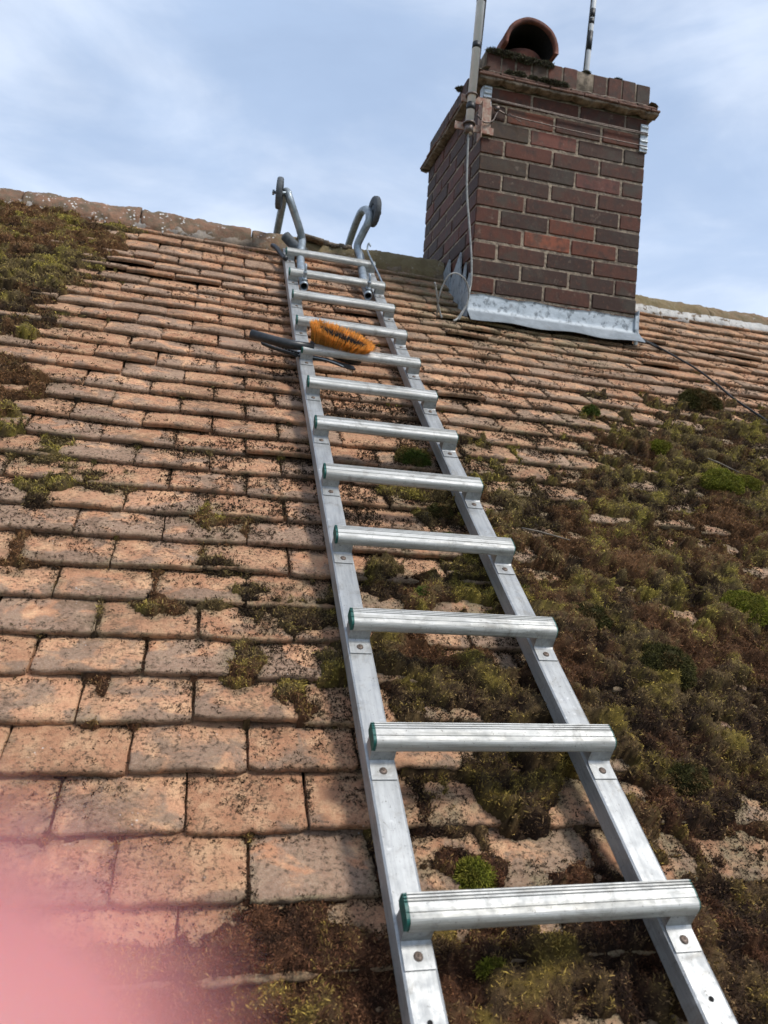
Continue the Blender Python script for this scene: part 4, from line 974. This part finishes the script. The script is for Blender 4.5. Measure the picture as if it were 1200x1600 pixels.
# chimney pot with half-round hood
pc = np.array([.228, .235]); zp = zc0+hc
mb = MB(); V = []; sg = 44
prof = [(.098, zp-.03), (.096, zp+.03), (.094, zp+.09), (.100, zp+.112), (.101, zp+.130), (.096, zp+.136), (.080, zp+.136), (.078, zp+.05), (.078, zp-.02)]
for q in range(sg):
    a = 2*math.pi*q/sg
    for r_, z_ in prof: V.append((pc[0]+r_*math.cos(a), pc[1]+r_*math.sin(a), z_))
m_n = len(prof); mb.add(V, [(q*m_n+i, ((q+1) % sg)*m_n+i, ((q+1) % sg)*m_n+i+1, q*m_n+i+1) for q in range(sg) for i in range(m_n-1)])
pot = ch(mb, 'chimney_pot', MT['pot'], smooth=True); pot['label'] = 'short terracotta pot under a half-round hood'
mb = MB(); V = [(pc[0]+.0775*math.cos(a), pc[1]+.0775*math.sin(a), zp+.03) for a in np.linspace(0, 2*math.pi, 30, endpoint=False)]; mb.add(V, [tuple(range(30))]); ch(mb, 'flue', MT['soot_and_shade'], pot)
mb = MB(); na = 36; V = []; ya, yb_ = pc[1]-.150, pc[1]+.150
hc_z = zp+.112; aa = np.linspace(-1.62, 1.62, na)
ys = np.linspace(ya, yb_, 9)
for rad in (.124, .106):
    for yq in ys:
        for a in aa:
            wob = 1+(vn(a*3, yq*20, 44)-.5)*.02
            V.append((pc[0]+rad*wob*math.sin(a), yq+(vn(a*4, rad*10, 45)-.5)*.006, hc_z+rad*wob*math.cos(a)))
ny = len(ys); K = ny*na; F = []
for l_ in range(2):
    for i in range(ny-1):
        for q in range(na-1):
            f = (l_*K+i*na+q, l_*K+i*na+q+1, l_*K+(i+1)*na+q+1, l_*K+(i+1)*na+q); F.append(f if l_ == 0 else f[::-1])
for i in (0, ny-1):
    for q in range(na-1):
        f = (i*na+q, K+i*na+q, K+i*na+q+1, i*na+q+1); F.append(f)
for q in (0, na-1):
    for i in range(ny-1): F.append((i*na+q, (i+1)*na+q, K+(i+1)*na+q, K+i*na+q))
mb.add(V, F); ch(mb, 'hood', MT['pot'], pot, smooth=True)
mb = MB()
for sx in (-1, 1): box(mb, (pc[0]+sx*.108, pc[1], zp+.035), (.03, .14, .13), .008)
ch(mb, 'hood_leg', MT['pot'], pot)
mb = MB(); V = [(pc[0]+.102*math.sin(a), yq, hc_z+.102*math.cos(a)) for yq in np.linspace(ya+.012, yb_, 6) for a in aa]; mb.add(V, [(i*na+q, (i+1)*na+q, (i+1)*na+q+1, i*na+q+1) for i in range(5) for q in range(na-1)]); ch(mb, 'soot_shade_lining', MT['soot_and_shade'], pot, smooth=True)  # soot-black skin; puts the shade under the hood into its colour
mb = MB(); hp = [(pc[0]+.116*math.sin(a), pc[1]+.120, hc_z+.116*math.cos(a)) for a in np.linspace(-1.62, 1.62, 24)]; mb.add(hp, [tuple(range(24))]); hp2 = [(q_[0], q_[1]+.01, q_[2]) for q_ in hp]; mb.add(hp2, [tuple(range(24))[::-1]]); ch(mb, 'hood_back', MT['soot_and_shade'], pot)  # black plate added to keep the inside of the hood dark
# lead flashing
def lead_mat():
    m, t, b = new_mat('weathered_lead'); v = objvec(t); c, an = attr(t, 'col'); s = sepc(t, c)
    base = mixc(t, ramp(t, noise(t, 20, 5, .6, v), .3, .7), (.13, .15, .165), (.20, .225, .245))
    pt = math_(t, 'MULTIPLY', ramp(t, noise(t, 38, 6, .7, v), .36, .50), s[0])
    base = mixc(t, pt, base, (.43, .475, .51))
    base = mixc(t, ramp(t, noise(t, 14, 5, .7, v), .56, .70, 0, .6), base, (.15, .155, .16))
    t.links.new(base, b.inputs['Base Color']); b.inputs['Roughness'].default_value = .6; b.inputs['Metallic'].default_value = .15
    bump(t, b, noise(t, 60, 5, .6, v), .6, .003); return m
MT['lead'] = lead_mat()
na, nb_ = 90, 12; V = []; cc = []
zbot = -.185
for i in range(na):
    x = -.012+(CW+.03)*i/(na-1); top = -.078+(fbm(np.array([x*16]), np.array([0.]), 3, 3)[0]-.5)*.022-.003
    for q_ in range(nb_):
        f = q_/(nb_-1)
        if f < .6:
            g_ = f/.6; y_ = -.006-.003*(vn(x*30, g_*3, 7)); z_ = top*(1-g_)+(zbot+.035)*g_
            if g_ > .85: y_ -= (g_-.85)*.05
        else:
            g_ = (f-.6)/.4; y_ = -.014-.052*g_-.004*g_*math.sin(x*19); z_ = zbot+.035-(.037+.003*math.sin(x*23+1))*g_-.012*g_
        V.append((x, y_, z_)); cc.append((1.0 if f < .5 else max(0, 1-(f-.5)*7), 0, 0))
g = np.arange(na*nb_).reshape(na, nb_); F = np.stack([g[:-1, :-1], g[:-1, 1:], g[1:, 1:], g[1:, :-1]], -1).reshape(-1, 4)
Vw = CH(np.array(V)); Vn = Vw+Wd((0, 0, 1))*.0  # sheet
Vb_ = CH(np.array(V)+np.array([0, .003, -.001]))
F2 = np.concatenate([F, F[:, ::-1]+len(V)])
edge = []
for i in range(na-1): a_, b__ = g[i, -1], g[i+1, -1]; edge.append((a_, b__, b__+len(V), a_+len(V))); a_, b__ = g[i, 0], g[i+1, 0]; edge.append((b__, a_, a_+len(V), b__+len(V)))
fl = mesh_obj('apron_flashing', np.concatenate([Vw, Vb_]), np.concatenate([F2, np.array(edge)]), MT['lead'], chim, True, np.array(cc*2)); fl['label'] = 'pale lead flashing along the foot of the stack'
tn = math.tan(TH)
def rz(y): return -.174+y*tn
mb = MB()
def plate(mb, pts, x=-.008, th_=.003, col=(.55, 0, 0)):
    V = [(x+(hash(str(p)) % 3)*.0, p[0], p[1]) for p in pts]; V2 = [(x-th_-.004*(p[1]-rz(p[0]) > .05), p[0], p[1]) for p in pts]; n_ = len(pts)
    mb.add(V+V2, [tuple(range(n_)), tuple(range(2*n_-1, n_-1, -1))]+[(i, n_+i, n_+(i+1) % n_, (i+1) % n_) for i in range(n_)], col)
plate(mb, [(-.012, rz(0)-.03), (.13, rz(.13)-.03), (.12, rz(.12)+.04), (.045, .062), (.036, rz(.036)+.07), (-.012, .000)])
plate(mb, [(.08, rz(.08)-.03), (.27, rz(.27)-.03), (.25, rz(.25)+.04), (.118, .128), (.10, rz(.10)+.08), (.08, rz(.08)+.05)], -.009)
plate(mb, [(.22, rz(.22)-.03), (.38, rz(.38)-.03), (.37, rz(.37)+.02), (.27, rz(.27)+.13), (.25, rz(.25)+.06)], -.010)
mb.build('side_flashing', MT['lead'], chim, False, CH, True)
mb = MB(); box(mb, (CW+.004, -.012, -.135), (.020, .006, .125), .002, None, (1, 0, 0)); box(mb, (CW+.010, .03, -.11), (.006, .09, .12), .002, None, (1, 0, 0))
mb.build('corner_flashing', MT['lead'], chim, False, CH, True)
# corner plates, lashing wires
def cplate(x, z0_, z1_, sx, mat, name):
    mb = MB(); n_ = 4
    box(mb, (x-sx*.0175+sx*.003, -.0045, (z0_+z1_)/2), (.036, .004, z1_-z0_), .0018)
    box(mb, (x+sx*.0045, .0145, (z0_+z1_)/2), (.004, .036, z1_-z0_), .0018)
    for q in range(n_):
        z_ = z0_+(z1_-z0_)*(q+.5)/n_; tube(mb, [(x-sx*.03, -.0070, z_), (x+sx*.002, -.0085, z_)], .004, 8)
    return ch(mb, name, mat, smooth=False)
MT['zinc'] = generic('zinc_plate', (.55, .60, .64), .5, .2, .3, 60, .0005, 300)
cplate(0, .690, .772, -1, MT['zinc'], 'corner_plate'); cplate(CW, .632, .752, 1, MT['zinc'], 'corner_plate')
mb = MB(); wl = []
for (za, zb, xa, xb) in ((.722, .712, -.006, CW+.008), (.718, .706, -.006, CW+.008), (.668, .655, .09, CW+.008)):
    tube(mb, smooth_path([(xa, -.010, za), (CW*.33, -.012, za*.67+zb*.33-.003), (CW*.66, -.012, za*.33+zb*.67-.003), (xb-.01, -.012, zb)], 4), .0023, 6)
for q in range(16):
    a = q*1.3; wl.append((.085+q*.0042, -.013+.0045*math.cos(a), .667+.0045*math.sin(a)))
tube(mb, wl, .0013, 6); tube(mb, [(.10, -.012, .667), (.16, -.012, .652), (.17, -.012, .63)], .0012, 6)
ch(mb, 'lashing_wire', MT['wire'], smooth=True)

# ------------------------------------------------------------------ masts, brackets, cables
mst = thing('aerial_mast', 'left aerial mast with black tape bands on a rusty bracket at the chimney corner', 'mast', CH((-.074, -.03, .55)), CB, 'aerial masts on the chimney')
def mast(P0, P1, r_, bands, root, dark=False):
    P0 = np.array(P0); P1 = np.array(P1)
    mb = MB(); V, F = tube_data([P0, P1], r_, 20, True); mb.add(V, F); V, F = tube_data([P0, P0+(P1-P0)*.03], r_*.86, 20, False); mb.add(V, F)
    mb.build('pole', MT['mast'], root, True, CH)
    for t0, t1 in bands:
        mb = MB(); tube(mb, [P0+(P1-P0)*t0, P0+(P1-P0)*t1], r_+.0009, 20); mb.build('tape_band', MT['tape'], root, True, CH)
mast((-.064, -.03, .548), (-.012, -.03, 2.6), .0168, ((.046, .060), (.168, .180), (.262, .272), (.42, .43)), mst)
mb = MB(); tube(mb, [(-.064, -.03, .548), (-.0631, -.03, .585)], .0182, 20); mb.build('socket', MT['wire'], mst, True, CH)
mb = MB(); tube(mb, [(-.062, -.014, 2.6), (-.075, -.012, .9), (-.058, -.012, .72)], .003, 8); 
tube(mb, [(-.0575, -.018, 2.6), (-.050+.0, -.020, 1.6), (-.0515, -.018, .93), (-.056, -.016, .73)], .0035, 8)
mb.F = mb.F; 
mb = MB(); tube(mb, smooth_path([(.010, -.020, 2.6), (-.006, -.020, 1.9), (-.022, -.019, 1.25), (-.032, -.014, .90), (-.040, -.010, .74)], 5), .0034, 8); mb.build('cable', MT['blackcable'], mst, True, CH)
mb = MB()
box(mb, (-.035, -.010, .700), (.125, .005, .030), .001); box(mb, (-.035, -.010, .585), (.165, .005, .030), .001)
box(mb, (.014, -.0125, .630), (.038, .004, .118), .001); box(mb, (-.010, -.005, .62), (.004, .05, .15), .001)
mb.build('bracket', MT['rustpaint'], mst, False, CH)
for z_, xm in ((.703, -.0601), (.588, -.0630)):
    mb = MB(); an = np.linspace(0, 2*math.pi, 25)
    tube(mb, [(xm+.0215*math.cos(a), -.03+.0215*math.sin(a), z_) for a in an], .0042, 8, False); tube(mb, [(xm-.018, -.03, z_), (xm-.018, .002, z_)], .0032, 8); tube(mb, [(xm+.018, -.03, z_), (xm+.018, .002, z_)], .0032, 8); mb.build('u_bolt', MT['wire'], mst, True, CH)
mb = MB(); tube(mb, smooth_path([(-.03, -.016, .64), (.0, -.022, .612), (.035, -.020, .622), (.052, -.016, .655), (.062, -.013, .675), (.09, -.012, .668)], 5), .0034, 8); tube(mb, [(.045, -.018, .675), (.062, -.018, .685)], .009, 6); mb.build('eye_bolt', MT['wire'], mst, True, CH)
ms2 = thing('aerial_mast', 'right aerial mast with black tape patches standing behind the chimney cap', 'mast', CH((.85, .83, .5)), CB, 'aerial masts on the chimney')
mast((.812, .83, .55), (.922, .83, 3.2), .0150, ((.40, .44), (.455, .466), (.468, .487), (.58, .60)), ms2)
mb = MB(); tube(mb, [(.798, .815, .8), (.860, .812, 2.2), (.902, .812, 3.2)], .0038, 8); mb.build('cable', MT['blackcable'], ms2, True, CH)
mb = MB(); box(mb, (.76, .80, .70), (.10, .03, .006), .001); box(mb, (.77, .80, 1.0-.2), (.10, .03, .006), .001); mb.build('bracket', MT['rustpaint'], ms2, False, CH)
# grey coaxial cable down the corner and its loops on the tiles
def loc_to_roof(P): # chimney local -> roof coords
    w_ = CH(P)-np.array([0, 0, Z0]); return np.stack([w_[..., 0], w_[..., 1]*CT+w_[..., 2]*ST, -w_[..., 1]*ST+w_[..., 2]*CT], -1)
c1 = loc_to_roof(np.array([(-.064, -.03, .56), (-.059, -.025, .45), (-.050, -.02, .32), (-.028, -.018, .18), (-.010, -.018, .05), (-.006, -.020, -.03), (-.010, -.022, -.07)]))
P = np.concatenate([c1, np.array([(.861, 2.31, .062), (.835, 2.27, .030), (.812, 2.24, .014), (.800, 2.235, .010)])])
mb = MB(); tube(mb, smooth_path(P, 8), .0040, 10)
tag(mb.build('coaxial_cable', MT['coax'], None, True, W3), 'grey cable hanging from the left mast down the chimney corner to the tiles', 'cable', None)
mb = MB(); P = [(.741, 2.27, .008), (.728, 2.26, .08), (.734, 2.27, .125), (.750, 2.28, .165), (.782, 2.29, .176), (.818, 2.29, .160), (.845, 2.29, .125), (.852, 2.28, .085), (.838, 2.26, .045), (.823, 2.24, .015)]
tube(mb, smooth_path(P, 8), .0030, 8)
tag(mb.build('cable_loop', MT['coax'], None, True, W3), 'thin grey cable end curled in an upright loop beside the lead flashing', 'cable')
mb = MB(); P = [(.700, 2.27, .135), (.716, 2.27, .10), (.728, 2.265, .065), (.745, 2.26, .03), (.757, 2.25, .008)]
tube(mb, smooth_path(P, 6), .0034, 8)
tag(mb.build('cable_offcut', MT['coax'], None, True, W3), 'short grey cable offcut sticking up left of the curled loop', 'cable')
mb = MB(); P = [(1.640, 2.50, .030), (1.668, 2.42, .016), (1.700, 2.35, .012), (1.724, 2.319, .011), (1.775, 2.20, .010), (1.813, 2.086, .010), (1.824, 1.95, .010), (1.826, 1.829, .010), (1.859, 1.65, .011), (1.89, 1.40, .011), (1.93, 1.0, .010), (2.0, -.9, .012)]
tube(mb, smooth_path(P, 8), .0042, 8); tube(mb, smooth_path([(1.60, 2.36, .012), (1.65, 2.36, .014), (1.70, 2.33, .012), (1.75, 2.28, .004)], 6), .0038, 8)
tag(mb.build('black_cable', MT['blackcable'], None, True, W3), 'black cable running down the tiles from the right foot of the chimney', 'cable')
# moss on the chimney cap
VV, QQ, TT, CC_, o_ = [], [], [], [], 0
for (x, y, z, r_) in ((.03, .0, zc0+hc-.004, .026), (.075, -.002, zc0+hc-.006, .030), (.135, .0, zc0+hc-.008, .034), (.165, -.003, zc0+hc-.016, .026), (.20, .0, zc0+hc-.01, .03), (.26, .0, zc0+hc-.010, .03), (.10, -.020, z0c+.012, .018), (.14, -.022, z0c+.014, .022), (.20, -.022, z0c+.010, .018), (.25, -.026, z0c+.010, .020), (.29, -.028, z0c+.006, .028), (.33, -.024, z0c+.010, .022), (.01, .10, zc0+hc, .03), (.0, .3, zc0+hc, .025), (.45, .01, zc0+hc, .012), (.60, .012, zc0+hc, .014)):
    k_ = 900; d = rs.normal(0, 1, (k_, 3)); d /= np.linalg.norm(d, axis=1)[:, None]; P = np.array((x, y, z))+d*np.array([r_*1.25, r_*.5, r_*.34])*rs.rand(k_)[:, None]**.3
    rn = rs.rand(k_); c3 = np.where((rn > .5)[:, None], np.array((.105, .100, .060)), np.array((.07, .058, .040)))*(.6+rn)[:, None]
    Vs, Fs, cs = strands(P, d, .006+.006*rs.rand(k_), .0022+.001*rs.rand(k_), c3, .5)
    VV.append(Vs); QQ.append(Fs[0]+o_); TT.append(Fs[1]+o_); CC_.append(cs); o_ += len(Vs)
o = mixed_mesh('moss', CH(np.concatenate(VV)), (np.concatenate(QQ), np.concatenate(TT)), MT['strand'], None, np.concatenate(CC_), roofc=False)
tag(o, None, None, None, 'stuff')

# ------------------------------------------------------------------ the photographer's fingertip by the lens
def skin_mat():
    m, t, b = new_mat('skin'); v = objvec(t)
    base = mixc(t, ramp(t, noise(t, 90, 4, .6, v), .35, .65), (.37, .115, .12), (.46, .18, .18))
    t.links.new(base, b.inputs['Base Color']); b.inputs['Roughness'].default_value = .5
    b.inputs['Subsurface Weight'].default_value = .6; b.inputs['Subsurface Radius'].default_value = (.012, .004, .002); b.inputs['Subsurface Scale'].default_value = .5
    bump(t, b, noise(t, 1500, 3, .6, v), .3, .0003); return m
MT['skin'] = skin_mat()
MT['nail'] = generic('nail', (.80, .50, .46), .3, 0, .1, 200)
def camp(px, py, z):
    return camw+cf*z+cr*((px-600)/FPX*z)+cd*((py-800)/FPX*z)
tip = camp(-400, 2070, .0116); dirf = (-cr*.72+cd*.62-cf*.18); dirf /= np.linalg.norm(dirf)
finger = thing('finger', 'blurred pink fingertip held close at the lower left of the view', 'finger', tip+dirf*.05)
fy = np.cross(dirf, cf); fy /= np.linalg.norm(fy); fz = np.cross(dirf, fy)
prof = [(-.0078, .0006), (-.0072, .0026), (-.0055, .0048), (-.003, .0064), (0, .0074), (.004, .0080), (.010, .0083), (.018, .0080), (.024, .0085), (.028, .0087), (.034, .0083), (.042, .0086), (.050, .0092), (.055, .0098), (.062, .0095), (.075, .0102), (.080, .009), (.083, .005)]
bend = lambda s: fz*(-.004*max(0, s-.02)**1.2*8)
mb = MB(); V = []
for s_, r_ in prof:
    for a in np.linspace(0, 2*math.pi, 28, endpoint=False):
        V.append(tip+dirf*s_+bend(s_)+r_*(math.cos(a)*fy+.9*math.sin(a)*fz))
n_ = len(prof); F = [(i*28+q, i*28+(q+1) % 28, (i+1)*28+(q+1) % 28, (i+1)*28+q) for i in range(n_-1) for q in range(28)]+[tuple(range(28))[::-1], tuple(range((n_-1)*28, n_*28))]
mb.add(V, F); so_f = mb.build('flesh', MT['skin'], finger, True)
md_ = so_f.modifiers.new('smooth', 'SUBSURF'); md_.levels = 1; md_.render_levels = 2
mb = MB(); V = []
for s_ in np.linspace(-.005, .008, 8):
    for a in np.linspace(-.9, .9, 9)-math.pi/2*0:
        rr = (.0079 if s_ > -.001 else .0079-.25*abs(s_+.001)); V.append(tip+dirf*s_-fz*(rr*.93*math.cos(a))+fy*(rr*math.sin(a)*.95))
mb.add(V, [(i*9+q, i*9+q+1, (i+1)*9+q+1, (i+1)*9+q) for i in range(7) for q in range(8)]); mb.build('nail', MT['nail'], finger, True)

# ------------------------------------------------------------------ ground
mb = MB(); mb.add([(-900, -900, 0), (900, -900, 0), (900, 900, 0), (-900, 900, 0)], [(0, 1, 2, 3)])
tag(mb.build('ground', MT['ground'], None, False), None, None, None, 'structure')
for o in bpy.data.objects:
    if '_m' in o.keys(): del o['_m']
